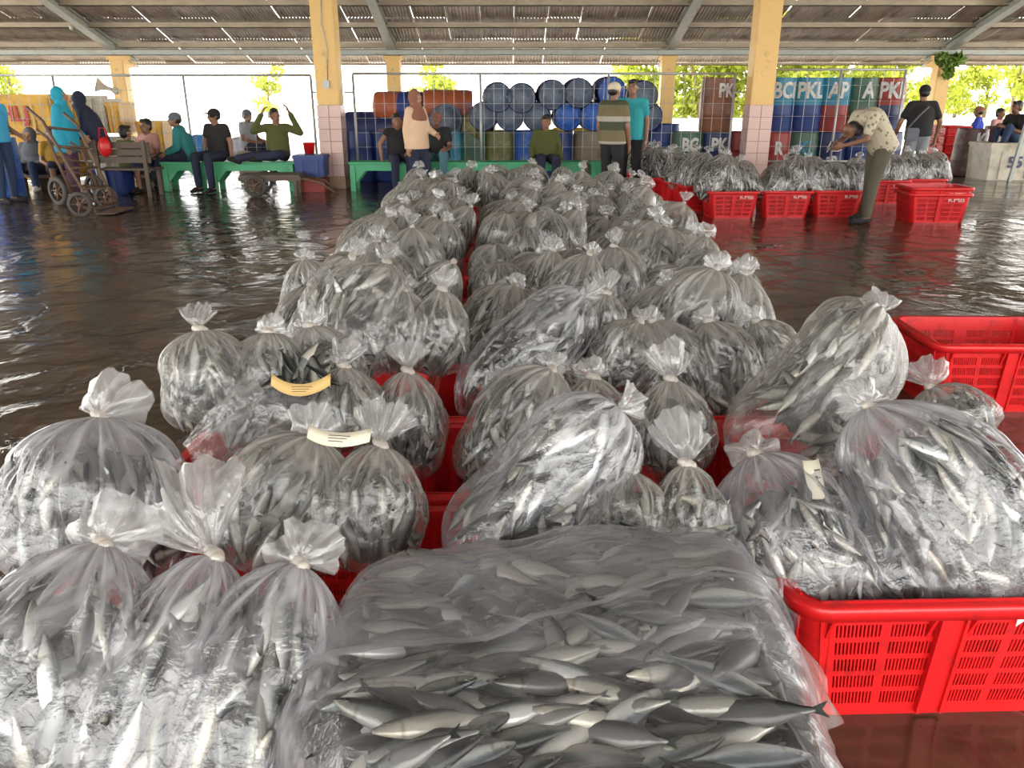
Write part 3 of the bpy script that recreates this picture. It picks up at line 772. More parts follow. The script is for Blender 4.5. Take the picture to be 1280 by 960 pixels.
def make_bag(label, K, B, w, t=None, kind='knot', tail=(0.07, 0.10), taild=(0, 0, 1), size=0.165, single=None, group=None, fold=1.0, shoulder=1.8, hi=True, fish=None, cover=1.0, spread=0.55, film=None, allround=False, ear=None):
    BAGN[0] += 1
    if tail[0] >= .07: tail = (tail[0] * .68, tail[1] * .68)
    fz = fish or ((0.07, 0.80) if kind == 'knot' else (0.07, 0.60) if kind == 'mouth' else (0.10, 0.90))
    b = Bag(K, B, w, t or w * 0.72, 100 + BAGN[0] * 7, kind, fold, shoulder, fz)
    nr, ns = (44, 112) if hi else (22, 48)
    V, F, sl = b.film(nr, ns); org = Vector(b.B)
    root = link('fish_bag', np_mesh('fish_bag', V - b.B, F, [film or M_FILM], attrs={'slack': sl})); root.location = org
    tag(root, label, 'bag', group or 'bags of fish in the long pile')
    if ear is not None:
        V, F, sl = b.tail(8, 36, .05, .07, np.array(ear, float), .35); link('corner_ear', np_mesh('corner_ear', V - b.B, F, [M_FILM_FOLD], attrs={'slack': sl}), root)
    if kind == 'knot':
        mb = MB(); Kl = Vector(b.K - b.B); a = Vector(b.a); kr = 0.020 if hi else 0.017
        Mq = a.to_track_quat('Z', 'Y').to_matrix()
        mb.ell(Kl, (kr, kr * .9, kr * .8), 10, 6, 0, Mq); mb.ell(Kl + Mq @ Vector((kr * .5, 0, kr * .3)), (kr * .8, kr * .7, kr * .6), 8, 6, 0, Mq)
        mb.ell(Kl + Mq @ Vector((-kr * .6, kr * .2, -kr * .2)), (kr * .7, kr * .8, kr * .6), 8, 6, 0, Mq)
        me = mb.mesh('knot', M_KNOT); at = me.attributes.new('slack', 'FLOAT', 'POINT'); at.data.foreach_set('value', [0.6] * len(me.vertices)); link('knot', me, root)
        V, F, sl = b.tail(14 if hi else 7, 64 if hi else 28, tail[0], tail[1], nrm(np.array(b.a)) * .5 + np.array(taild, float))
        link('gathered_top', np_mesh('gathered_top', V - b.B, F, [M_FILM_FOLD], attrs={'slack': sl}), root)
    fn = heap_fish
    if single:
        lab, grp, lim = single; cnt = [0]
        def fn(M):
            Pv = Vector(M[:3, 3]); 
            front = M[1, 1] < 0.35
            if cnt[0] < lim and front: cnt[0] += 1; single_fish(M, lab, grp)
            else: heap_fish(M)
    b.place_fish(size, fn, cover, spread, allround)
    return root
def pk(px, py, Y, zmin=0.10):
    p = at_y(px, py, Y); p.z = max(p.z, zmin); return tuple(p)
G1 = 'fish in the knotted bags at the front'
def B_(label, k, b, wpx, row, dk=0.06, db=-0.06, t=None, **kw):
    yc = row_y(row) if not isinstance(row, float) else row
    K = pk(*k, yc + dk); Bq = pk(*b, yc + db)
    w = wpx * mpp(yc, (K[2] + Bq[2]) / 2) * 0.95
    return make_bag(label, K, Bq, w, t, **kw)

# ---- the flat bag in the middle of the front
def flat_bag():
    rs = np.random.RandomState(3)
    xl, xr, y0, y1, zb = -0.40, 0.545, 0.80, 1.56, 0.345
    nu, nv = 70, 56
    U, W = np.meshgrid(np.linspace(-1, 1, nu), np.linspace(-1, 1, nv), indexing='xy')
    def surf(U, W, top, inset=0.0):
        # outline: front-left corner pushed out, back-left corner pulled in
        x = xl + (xr - xl) * (U + 1) / 2; y = y0 + (y1 - y0) * (W + 1) / 2
        x = x + 0.10 * np.clip(W, 0, 1) ** 1.5 * np.clip(-U, 0, 1) + 0.02 * np.sin(5 * W + 1) * np.clip(U, 0, 1) ** 4 + 0.015 * np.sin(6 * W) * np.clip(-U, 0, 1) ** 4
        x = x + 0.13 * np.clip((-W - .25) / .75, 0, 1) * np.clip(-U, 0, 1)
        y = y - 0.10 * np.clip(-U, 0, 1) ** 2 * np.clip(W, 0, 1) ** 2 + 0.02 * np.clip(W, 0, 1) * np.sin(4 * U)
        e = np.clip((1 - np.abs(U) ** 9) * (1 - np.abs(W) ** 8), 0, 1) ** 0.5
        lump = 0.075 * np.clip(W, 0, 1) * np.clip(.65 + .35 * U, 0, 1) + 0.012 * np.sin(7 * x + 3 * y + 1) + 0.010 * np.sin(13 * y - 6 * x) + 0.006 * np.sin(23 * x + 11 * y)
        z = zb + 0.05 + e * ((0.20 - 0.03 * W * 0 + lump) if top else -0.05) - (inset if top else 0) * e
        if top:
            cr = np.abs(np.sin(9 * y - 4 * x + 1.2 * np.sin(5 * x))) ** 8 * 0.012 + np.abs(np.sin(17 * x + 6 * y)) ** 10 * 0.006 + np.abs(np.sin(14 * y + 9 * x + 2)) ** 10 * .006
            z = z + (cr * e if inset == 0 else 0)
        return np.stack([x, y, z], -1)
    Vt = surf(U, W, True).reshape(-1, 3); Vb = surf(U, W, False).reshape(-1, 3)
    F = []
    for j in range(nv - 1):
        for i in range(nu - 1): F.append((j * nu + i, j * nu + i + 1, (j + 1) * nu + i + 1, (j + 1) * nu + i))
    F = np.array(F); Fb = F[:, ::-1] + len(Vt)
    V = np.vstack([Vt, Vb]); org = np.array([0.07, 1.18, zb])
    sl = 0.28 + 0.25 * np.clip((W + .15) / .5, 0, 1) + 0.7 * (np.abs(np.sin(6 * U + 9 * W + 1.5 * np.sin(4 * U))) ** 40 + np.abs(np.sin(3 * U - 11 * W)) ** 50) + 0.6 * (np.maximum(np.abs(U), np.abs(W)) > 0.93)
    sl = np.clip(sl - .35 * (W < -.3), 0, 1.2)
    root = link('fish_bag', np_mesh('fish_bag', V - org, np.vstack([F, Fb]), [M_FILM_CLEAR], attrs={'slack': np.concatenate([sl.ravel(), np.full(len(Vb), .5)])})); root.location = org
    tag(root, 'big flat clear bag of silver fish laid across the front middle crate', 'bag', 'bags of fish in the long pile')
    # second, loose layer of film folded over the back
    nu2, nv2 = 60, 24
    U2, W2 = np.meshgrid(np.linspace(-.93, .99, nu2), np.linspace(0, 1, nv2), indexing='xy')
    Wf = (0.05 + 0.22 * U2 + 0.08 * np.sin(3 * U2)) * (1 - W2) + 0.99 * W2
    P = surf(U2, Wf, True); P[..., 2] += 0.010 + 0.018 * np.sin(np.pi * W2) * (0.5 + 0.5 * np.sin(5 * U2 + 3 * W2)) + 0.012 * (W2 < .06)
    F2 = np.array([(j * nu2 + i, j * nu2 + i + 1, (j + 1) * nu2 + i + 1, (j + 1) * nu2 + i) for j in range(nv2 - 1) for i in range(nu2 - 1)])
    link('folded_flap', np_mesh('folded_flap', P.reshape(-1, 3) - org, F2, [M_FILM_CLEAR], attrs={'slack': (0.1 + 0.8 * (W2 < .07) + .6 * np.abs(np.sin(7 * U2 + 5 * W2)) ** 30).ravel()}), root)
    # loose hem hanging at the right side
    nh, mh = 40, 8
    Hh, Hm = np.meshgrid(np.linspace(-1, .98, nh), np.linspace(0, 1, mh), indexing='xy')
    P0 = surf(np.full_like(Hh, .97), Hh, True); P = P0.copy(); P[..., 0] += Hm * (0.055 + .03 * np.sin(7 * Hh)) ; P[..., 2] -= Hm * (0.10 + .03 * np.sin(9 * Hh)); P[..., 0] += .012 * np.sin(22 * Hh) * Hm
    F3 = np.array([(j * nh + i, j * nh + i + 1, (j + 1) * nh + i + 1, (j + 1) * nh + i) for j in range(mh - 1) for i in range(nh - 1)])
    link('loose_hem', np_mesh('loose_hem', P.reshape(-1, 3) - org, F3, [M_FILM], attrs={'slack': np.full(nh * mh, .35)}), root)
    # fish in layers
    size = 0.165
    for lay in (1, 0):
        nx, ny = 8, 20
        for j in range(ny):
            for i in range(nx):
                u = -0.68 + 1.36 * (i + .5 + rs.uniform(-.35, .35) + .5 * (j % 2) - .25) / nx; w = -0.90 + 1.78 * (j + .5 + rs.uniform(-.3, .3)) / ny
                if abs(u) > .72 or abs(w) > .92: continue
                p = surf(np.array(u), np.array(w), True, 0.024 + 0.030 * lay + rs.uniform(0, .010))
                an = rs.normal(0.12 if w < 0 else 0.2, .30 if w < -.1 else .6); flip = 1 if rs.rand() > .42 else -1
                an *= min(1.0, 2.2 * (1.0 - abs(w)) + .15); X = np.array([math.cos(an) * flip, math.sin(an) * flip, rs.normal(0, .08)]); N = nrm(np.array([rs.normal(0, .2), rs.normal(-.12, .22), 1.0]))
                s_ = size * rs.uniform(.85, 1.2); ex_ = .63 * s_ * abs(math.cos(an)) + .03; p[0] = min(max(p[0], xl + ex_ + .13 * max(0, -w - .25) / .75), xr - ex_); M = frame(p, X, N)
                M[:3, :3] *= s_
                if lay == 0: single_fish(M, f"silver fish in the {'front strip' if w < -.3 else 'middle' if w < .35 else 'back part'} of the big flat bag, {'left' if u < -.28 else 'centre' if u < .28 else 'right'}", 'fish in the big flat bag at the front')
                else: heap_fish(M)
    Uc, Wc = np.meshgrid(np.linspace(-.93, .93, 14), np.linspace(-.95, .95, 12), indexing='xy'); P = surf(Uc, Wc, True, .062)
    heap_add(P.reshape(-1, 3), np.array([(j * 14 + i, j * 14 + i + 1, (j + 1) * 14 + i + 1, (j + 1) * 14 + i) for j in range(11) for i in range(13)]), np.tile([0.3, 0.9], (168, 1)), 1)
    # fish along the front and left flanks
    for k in range(46):
        if k < 30: u = rs.uniform(-.68, .68); p = surf(np.array(u), np.array(-.86), True, .03); p[2] -= rs.uniform(.0, .14); N = np.array([rs.normal(0, .2), -1, .5]); X = np.array([1., rs.normal(0, .2), rs.normal(0, .35)])
        else: w = rs.uniform(-.9, .5); p = surf(np.array(-.80 if k % 2 else .80), np.array(w), True, .03); p[2] -= rs.uniform(.01, .10); N = np.array([-1. if k % 2 else 1., rs.normal(0, .2), .5]); X = np.array([rs.normal(0, .2), 1, rs.normal(0, .4)])
        M = frame(p, X * (1 if rs.rand() > .5 else -1), N); M[:3, :3] *= size * rs.uniform(.85, 1.1); heap_fish(M)
    return root
flat_bag()
def SF(where, side, n): return (f'silver fish inside {where}', 'fish in the knotted bags at the front ' + side, n)
# ---- front row, left crate
B_('big knotted bag of silver fish at the front left edge, its film fan spread', (128, 678), (30, 1010), 235, 0, .12, -.14, single=SF('the big knotted bag at the front left edge', 'left', 23), tail=(.12, .13), taild=(.30, .35, .9), size=.155, film=M_FILM_CLEAR, shoulder=1.9)
B_('knotted bag in the front left crate whose tail points up to the left', (268, 694), (150, 1010), 185, 0, .12, -.14, single=SF('the front left bag whose tail points up left', 'left', 23), tail=(.05, .16), taild=(-.75, .1, .6), size=.16, film=M_FILM_CLEAR, shoulder=1.7)
B_('knotted bag beside the big flat bag, its ruffled top opened like a fan', (374, 704), (270, 1010), 190, 0, .12, -.14, single=SF('the fan-topped bag beside the big flat bag', 'left', 23), tail=(.11, .12), taild=(.15, .4, .9), size=.16, film=M_FILM_CLEAR, shoulder=1.9)
# ---- second row, left
B_('large knotted bag overhanging the left edge of the pile above the wet floor', (125, 520), (120, 735), 215, 1, .05, -.10, tail=(.14, .10), taild=(.45, .3, .8), size=.15, film=M_FILM_CLEAR, shoulder=2.6)
B_('knotted bag with a crumpled white top behind the fan-topped front bag', (392, 545), (318, 715), 165, 1, .06, -.06, tail=(.10, .07), taild=(-.2, -.3, .6), size=.15, shoulder=2.4)
B_('knotted bag with an upright tuft beside the row of open red crates', (476, 556), (448, 715), 128, 1, .06, -.06, tail=(.045, .10), taild=(0, 0, 1), size=.15, shoulder=2.0)
# ---- third row, left
B_('pale knotted bag leaning out over the wet floor, leftmost of the third row', (250, 412), (268, 540), 105, 2, .05, -.05, tail=(.05, .08), taild=(-.3, .2, .8), size=.14, shoulder=2.6)
B_('rounded bag squeezed between the leaning pale bag and the torn bag', (335, 415), (340, 530), 100, 2, .10, 0, tail=(.05, .06), taild=(0, .3, .8), size=.14, shoulder=2.6)
TORN = B_('torn open bag of dark fish with a buff paper slip across it', (392, 470), (330, 590), 150, 2, .04, -.12, kind='mouth', size=.13, t=.26, film=M_FILM_CLEAR)
B_('bag with a small knot behind the torn bag', (387, 408), (420, 520), 105, 2, .20, .12, tail=(.05, .06), taild=(-.3, 0, .8), size=.14, shoulder=2.2)
B_('small tightly knotted bag just right of the buff paper slip', (430, 458), (432, 565), 95, 2, 0, -.08, tail=(.045, .08), taild=(-.2, 0, 1), size=.14, shoulder=1.6)
B_('tall knotted bag with a domed tuft standing next to the red crate gap', (510, 464), (508, 600), 95, 2, .06, -.02, tail=(.06, .09), taild=(0, 0, 1), size=.14, shoulder=1.8)
# ---- fourth row, left
B_('long leaning bag of dark fish, biggest in the fourth row on the left', (486, 338), (425, 468), 105, 3, .12, -.10, kind='pillow', size=.15, shoulder=3.0)
B_('pale slack bag behind the long leaning bag at the left rim', (440, 322), (395, 420), 75, 3, .22, .12, tail=(.05, .07), taild=(.3, .2, .8), size=.14)
B_('dark bag tucked between the long leaning bag and the bow-tied bag', (505, 362), (490, 470), 70, 3, .04, -.06, tail=(.04, .05), taild=(.2, 0, .8), size=.14, shoulder=2.4)
B_('dark fish bag tied with a bow-like tail at the aisle, fourth row left', (553, 362), (540, 470), 72, 3, .04, -.04, tail=(.04, .07), taild=(.1, 0, 1), size=.14, shoulder=2.2)
# ---- middle column
B_('long slack bag right behind the flat bag, its sharp corner pointing right', (772, 512), (585, 735), 158, 1, .10, -.14, kind='pillow', size=.165, t=.22, fish=(.22, .93), ear=(.9, 0, .3), film=M_FILM_CLEAR)
B_('small squat bag right of the long slack bag behind the flat bag', (785, 588), (775, 700), 100, 1, .04, -.04, tail=(.03, .03), taild=(.4, 0, .5), size=.14, shoulder=3)
B_('small bag with a tall twisted tail behind the right end of the flat bag', (858, 580), (866, 710), 100, 1, .06, -.04, tail=(.045, .11), taild=(-.1, 0, 1), size=.14, shoulder=1.4)
B_('grey leaning bag with a curled top behind the long slack bag', (690, 462), (605, 625), 118, 2, .08, -.10, tail=(.05, .06), taild=(.5, 0, .6), size=.15, shoulder=3)
B_('small bag with a fan-shaped knot between two taller bags, third row middle', (742, 472), (742, 560), 95, 2, .10, .04, tail=(.06, .05), taild=(-.2, .2, .8), size=.14, shoulder=1.4)
B_('upright bag with a sharp tuft, right end of the third row in the middle', (838, 474), (836, 600), 108, 2, .02, -.04, tail=(.04, .10), taild=(-.05, 0, 1), size=.15, shoulder=1.5)
B_('longest leaning bag of bright fish in the centre of the pile', (728, 372), (585, 535), 112, 3, .14, -.14, kind='pillow', size=.165, t=.22, fish=(.18, .93), ear=(.9, 0, .1), film=M_FILM_CLEAR)
B_('slim bag with a large domed bluish top in the centre of the pile', (757, 366), (757, 440), 58, 3, .20, .16, tail=(.06, .08), taild=(0, 0, 1), size=.12, shoulder=1.8)
B_('bag with a cone-like gathered top between two leaning bags, fourth row middle', (705, 462), (712, 520), 70, 3, -.16, -.2, tail=(.04, .05), taild=(.3, 0, .7), size=.13, shoulder=1.4)
B_('wide grey bag with its knot pushed over, right part of the fourth row middle', (800, 402), (765, 490), 90, 3, 0, -.06, tail=(.04, .05), taild=(.2, 0, .9), size=.14, shoulder=2.4)
# ---- right column
B_('knotted bag leaning over the left end of the front right crate rim', (944, 568), (1035, 790), 165, 1.885, .10, -.16, single=SF('the knotted bag at the left end of the front right crate', 'right', 22), tail=(.10, .08), taild=(-.1, .6, .6), size=.15, film=M_FILM_CLEAR, fish=(.07, .78), shoulder=2.4)
B_('narrow knotted bag between two larger bags in the front right crate', (1050, 592), (1140, 790), 125, 1.885, .10, -.16, single=SF('the narrow bag in the front right crate', 'right', 22), tail=(.09, .09), taild=(-.3, .6, .6), size=.15, film=M_FILM_CLEAR, fish=(.07, .78), shoulder=2.2)
B_('largest knotted bag in the front right crate, reddish gills showing', (1085, 508), (1238, 785), 205, 1.885, .16, -.14, single=SF('the largest bag in the front right crate', 'right', 22), tail=(.11, .08), taild=(-.4, .5, .5), size=.16, film=M_FILM_CLEAR, fish=(.07, .82), shoulder=2.6)
B_('tall slack bag slumped to the left behind the front right crate', (1100, 392), (925, 590), 150, 2, .16, -.08, kind='pillow', size=.15, t=.26, fish=(.3, .9), ear=(.1, 0, .9))
B_('small knotted bag with an upright tail next to the empty crate at right', (1162, 484), (1205, 560), 105, 2, .22, .12, tail=(.05, .09), taild=(.1, 0, 1), size=.14, shoulder=1.8)
B_('black-looking fish bag with a crinkled top, left of two in the fifth row right', (815, 402), (855, 525), 98, 3, .06, -.04, tail=(.05, .06), taild=(-.1, 0, .8), size=.15, shoulder=2.6)
B_('dark bag with glinting eyes and a white crumpled top, right of the black-looking bag', (885, 402), (908, 525), 92, 3, .08, -.04, tail=(.05, .06), taild=(-.3, 0, .7), size=.15, shoulder=2.8)
B_('pale bag at the right rim of the pile just above the tall slack bag', (945, 402), (990, 490), 80, 3, .14, .06, tail=(.05, .06), taild=(-.2, 0, .8), size=.14, shoulder=2.2)
B_('fish bag under another red rim in the front middle crate corner', (430, 925), (520, 1010), 130, 0, -.10, -.16, kind='pillow', size=.15, t=.12)
# fish spilling out of the tear, and the torn film hanging to the lower left
rs_ = np.random.RandomState(8); c0 = np.array(at_y(374, 452, 2.38))
for k in range(16):
    p = c0 + np.array([rs_.uniform(-.075, .075), rs_.uniform(-.03, .05), rs_.uniform(-.03, .005)]); p[2] -= 0.5 * abs(p[0] - c0[0]) - .3 * (p[1] - c0[1])
    an = rs_.normal(-1.5, .8); M = frame(p, np.array([math.cos(an), math.sin(an), rs_.normal(-.3, .25)]), np.array([rs_.normal(0, .4), -.5, .8])); M[:3, :3] *= rs_.uniform(.11, .14)
    o = link('fish', ME_FISH); o.matrix_world = Matrix([list(r) for r in M]); tag(o, 'dark fish spilling from the tear of the opened bag, by the buff paper slip', 'fish', 'fish in the torn bag'); link('tail_fin', ME_TAIL, o)
P00, P10, P01, P11 = [np.array(at_y(*q)) for q in ((312, 470, 2.30), (400, 560, 2.12), (226, 560, 2.20), (268, 640, 2.02))]
U, W = np.meshgrid(np.linspace(0, 1, 36), np.linspace(0, 1, 36), indexing='xy')
P = (P00 * ((1 - U) * (1 - W))[..., None] + P10 * (U * (1 - W))[..., None] + P01 * ((1 - U) * W)[..., None] + P11 * (U * W)[..., None])
P[..., 2] += .035 * np.sin(np.pi * U) * np.sin(np.pi * W) + .012 * np.abs(np.sin(9 * U + 3 * W)) + .010 * np.abs(np.sin(5 * W - 11 * U + 2 * np.sin(4 * W))); P[..., 1] -= .02 * np.sin(6 * U + 4 * W)
F = np.array([(j * 36 + i, j * 36 + i + 1, (j + 1) * 36 + i + 1, (j + 1) * 36 + i) for j in range(35) for i in range(35)])
q0 = np.array(TORN.location); link('torn_flap', np_mesh('torn_flap', P.reshape(-1, 3) - q0, F, [M_FILM_FOLD], attrs={'slack': (.15 + .7 * np.abs(np.sin(9 * U + 3 * W)) ** 14).ravel()}), TORN)
# paper slips
def slip(name, label, P, w, h, sag, mat_, rz, tilt):
    nu = 14; V = []; F = []
    for i in range(nu):
        u = i / (nu - 1) * 2 - 1
        for s_ in (0, 1): V.append((u * w / 2, 0.0 - .012 * (1 - u * u), (s_ - .5) * h - sag * (1 - u * u)))
    n0 = len(V); V += [(x, y + .0012, z) for x, y, z in V]
    F = [(2 * i, 2 * i + 2, 2 * i + 3, 2 * i + 1) for i in range(nu - 1)]; F += [tuple(n0 + k for k in reversed(f)) for f in F]
    for i in range(nu - 1): F += [(2 * i, n0 + 2 * i, n0 + 2 * i + 2, 2 * i + 2), (2 * i + 1, 2 * i + 3, n0 + 2 * i + 3, n0 + 2 * i + 1)]
    o = MB().add(V, F, 0, True).build(name, mat_); o.location = P; o.rotation_euler = (tilt, 0, rz); tag(o, label, 'paper')
    k = MB()
    for r in range(3):
        k.box(-w * .12, w * (.22 - .05 * r), -.0155, -.0145, -sag * .97 + h * (.22 - .2 * r), -sag * .97 + h * (.26 - .2 * r))
    k.build('handwriting', M_INK, o); return o
P = at_y(376, 474, 2.23); slip('paper_slip', 'curved buff paper slip with handwriting lying on the torn bag', P, .175, .036, .035, M_PAPER, 0.0, math.radians(-30))
P = at_y(424, 541, 1.70); slip('paper_slip', 'pale paper slip tied between two knotted bags in the second row left', P, .15, .034, .02, M_PAPER2, -.15, math.radians(-40))
P = at_y(1018, 598, 1.86); slip('paper_slip', 'plain cream paper slip tucked between two bags of the front right crate', P, .05, .10, .004, M_PAPER2, .3, math.radians(-30))

# ---- the rest of the pile, row after row
random.seed(21)
looks = ('with an upright tuft', 'with a drooping tuft', 'with a rounded top', 'with a crumpled top', 'with a twisted tail')
for i in range(3, NROW):
    for c in range(3):
        if i == 3: continue
        n = 4 if i > 6 else 3 + (random.random() < .5)
        for k in range(n):
            x = CX[c] + (-.06, .07, .03)[c] + (k - (n - 1) / 2) * (0.64 / n) + random.uniform(-.05, .05); y = row_y(i) + random.uniform(-.14, .14)
            lean = random.choice((random.uniform(.05, .20), random.uniform(.05, .20), random.uniform(-.10, .06)))
            z = random.uniform(.60, .78) + (0.05 if i > 8 else 0)
            w = random.uniform(.25, .38); lk = random.randrange(5)
            tl = ((.040, .07), (.05, .05), (.02, .02), (.06, .04), (.028, .08))[lk]
            td = ((0, 0, 1), (.6, -.3, .3), (.3, 0, .5), (0, -.2, .7), (random.uniform(-.5, .5), 0, 1))[lk]
            pil = lk == 2 and random.random() < .75
            make_bag(f'{ORD[k]} fish bag from left in {ORD[i]} crate of the {CNAME[c]} column, {looks[lk]}',
                     (x + lean, y + random.uniform(-.10, .12), z), (x - lean * .8, y - .08, .16), w, w * random.uniform(.75, 1.0), kind='pillow' if pil else 'knot', tail=tl, taild=td, size=.15, hi=i < 6,
                     shoulder=random.choice((2.0, 2.6, 3.2, 4.0)), cover=1.0 if i < 7 else .75, group='bags of fish in the long pile')
# ---- bags of the far right group
for j, (x, y, rz) in enumerate(RC):
    n = 2 if j % 2 else 3
    for k in range(n):
        off = (k - (n - 1) / 2) * .24; xx = x + off * math.cos(rz) + random.uniform(-.03, .03); yy = y + off * math.sin(rz)
        lk = random.randrange(5); w = random.uniform(.30, .40); lean = random.uniform(-.15, .15)
        make_bag(f'{ORD[k]} fish bag on the {ORD[j]} crate of the far right group, {looks[lk]}', (xx + lean, yy, random.uniform(.68, .80)), (xx - lean, yy - .05, .2), w, w * .85,
                 tail=(random.uniform(.05, .10), random.uniform(.06, .12)), taild=(random.uniform(-.5, .5), -.1, .8), size=.16, hi=False, shoulder=random.choice((1.8, 2.6)), group='bags of fish in the far right group', cover=.75)
# all the fish that are too many to stand alone
V = np.vstack(HEAP['V']); F = np.vstack(HEAP['F']); UVh = np.vstack(HEAP['uv']); MI = np.concatenate(HEAP['mi'])
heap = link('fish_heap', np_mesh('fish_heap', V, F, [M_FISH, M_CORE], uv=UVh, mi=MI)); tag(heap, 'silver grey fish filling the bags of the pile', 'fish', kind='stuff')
print('BAGS', BAGN[0], 'SINGLE FISH', N_SINGLE[0], 'HEAP FACES', len(F))
# ------------------------------------------------------------------ wire fences
def fence(px0, px1, Y, pyt, posts, label, zb=0.42):
    z1 = at_y(640, pyt, Y).z; x0 = xat(px0, Y, 1.2); x1 = xat(px1, Y, 1.2)
    r = thing('wire_fence', label, 'fence', (x0, Y, 0), 0, 'wire fence panels')
    for px in (px0, *posts, px1):
        x = xat(px, Y, 1.2) - x0; MB().tube([(x, 0, 0), (x, 0, z1)], 0.022, 8).build('post', M_WIRE, r)
    for z in (z1, zb): MB().tube([(0, 0, z), (x1 - x0, 0, z)], 0.020, 6).build('rail', M_WIRE, r)
    w = MB(); n = int((x1 - x0) / 0.17)
    for i in range(1, n): x = (x1 - x0) * i / n; w.tube([(x, -.005, zb), (x, -.005, z1)], 0.0045, 4, cap=False)
    m = int((z1 - zb) / 0.26)
    for i in range(1, m + 1): z = zb + (z1 - zb) * i / (m + 1); w.tube([(0, .005, z), (x1 - x0, .005, z)], 0.0045, 4, cap=False)
    tag(w.build('wire_mesh', M_WIRE, r), kind='stuff'); return r
FY = 14.55
fL = fence(-60, 392, FY, 94, (74, 235), 'wire fence panel left of the left pillar, people sitting before it')
fM = fence(444, 915, FY, 92, (601, 759), 'wire fence panel between the two pillars, drums stacked behind it')
fR = fence(964, 1124, FY, 87, (1045,), 'wire fence panel right of the right pillar, painted drums behind it')
for f, xa, xb in ((fL, xat(392, FY, 1.5), PX[0] - .2), (fM, PX[0] + .2, xat(444, FY, 1.5)), (fM, xat(915, FY, 1.5), PX[1] - .2)):
    MB().tube([(xa - f.location.x, 0, 1.56), (xb - f.location.x, -.1, 1.56)], 0.014, 6).build('stay', M_WIRE, f)

# ------------------------------------------------------------------ drums
DC = {k: mat('drum_' + k, tuple(.7 * q for q in c), 0.45, var=0.25, scale=4, dirt=d, dirt_amt=0.3, dirt_scale=5) for k, c, d in (
    ('blue', (0.018, 0.055, 0.26), (0.03, 0.05, 0.14)), ('bright_blue', (0.03, 0.15, 0.62), (0.2, 0.3, 0.5)), ('teal', (0.03, 0.30, 0.48), (0.2, 0.3, 0.3)), ('navy', (0.015, 0.03, 0.14), (0.05, 0.06, 0.1)),
    ('green', (0.06, 0.16, 0.10), (0.14, 0.12, 0.08)), ('red', (0.42, 0.04, 0.03), (0.16, 0.06, 0.05)), ('rust', (0.30, 0.11, 0.05), (0.14, 0.10, 0.10)), ('beige', (0.38, 0.30, 0.20), (0.25, 0.14, 0.10)),
    ('olive', (0.22, 0.22, 0.07), (0.35, 0.30, 0.15)), ('orange', (0.55, 0.14, 0.05), (0.14, 0.10, 0.22)), ('grey_blue', (0.13, 0.17, 0.25), (0.24, 0.27, 0.32)), ('brown', (0.14, 0.07, 0.06), (0.25, 0.2, 0.2)))}
M_WHITE = mat('white_paint', (0.62, 0.62, 0.58), 0.5, var=0.2, dirt=(.25, .24, .22), dirt_amt=.3, dirt_scale=12)
DR, DH = 0.29, 0.90
def drum_mesh(upper, lower, lid):
    mb = MB()
    lo = [(DR * .93, 0), (DR * .97, .02), (DR, .06), (DR, .28), (DR * 1.03, .30), (DR, .32), (DR, .45)]
    hi = [(DR, .45), (DR, .58), (DR * 1.03, .60), (DR, .62), (DR, .80), (DR * .96, .86), (DR * .97, .88), (DR * .97, .90), (DR * .92, .90), (DR * .90, .87)]
    mb.lathe(lo, 24, 0, cap=False); mb.lathe(hi, 24, 1, cap=False); mb.lathe([(DR * .93, 0.002), (.01, 0.012)], 24, 0, cap=False)
    return mb.mesh('drum', [DC[lower], DC[upper]])
LIDS = {}
def lid_mesh(c):
    if c not in LIDS:
        mb = MB(); mb.lathe([(DR * .90, .87), (DR * .78, .868), (DR * .76, .880), (DR * .30, .884), (.004, .884)], 24, 0, cap=False)
        for s in (-1, 1): mb.lathe([(.035, .88), (.035, .902), (.004, .902)], 10, 0, Matrix.Translation((s * DR * .55, 0, 0)), cap=False)
        LIDS[c] = mb.mesh('lid', DC[c])
    return LIDS[c]
DM = {}
def drum(label, x, y, z, upper='blue', lower=None, lid=None, text=None, tcol=None, tz=.68, size=.30, rot=(0, 0, 0), group='plastic drums behind the fence', squash=.8, sc_=1.0):
    key = (upper, lower or upper)
    if key not in DM: DM[key] = drum_mesh(upper, lower or upper, None)
    o = link('drum', DM[key]); o.location = (x, y, z); o.rotation_euler = rot; o.scale = (sc_,) * 3; tag(o, label, 'drum', group)
    link('lid', lid_mesh(lid or upper), o)
    if text:
        for i, (tx, zz, sz) in enumerate(text if isinstance(text, list) else [(text, tz, size)]):
            t = link('lettering', text_mesh(tx, sz, tcol or M_WHITE, 'lettering', bold=.012, wrap=DR + .004, squash=squash), o); t.location = (0, 0, zz)
    return o
def dx(px, Y, z): return xat(px, Y, z)
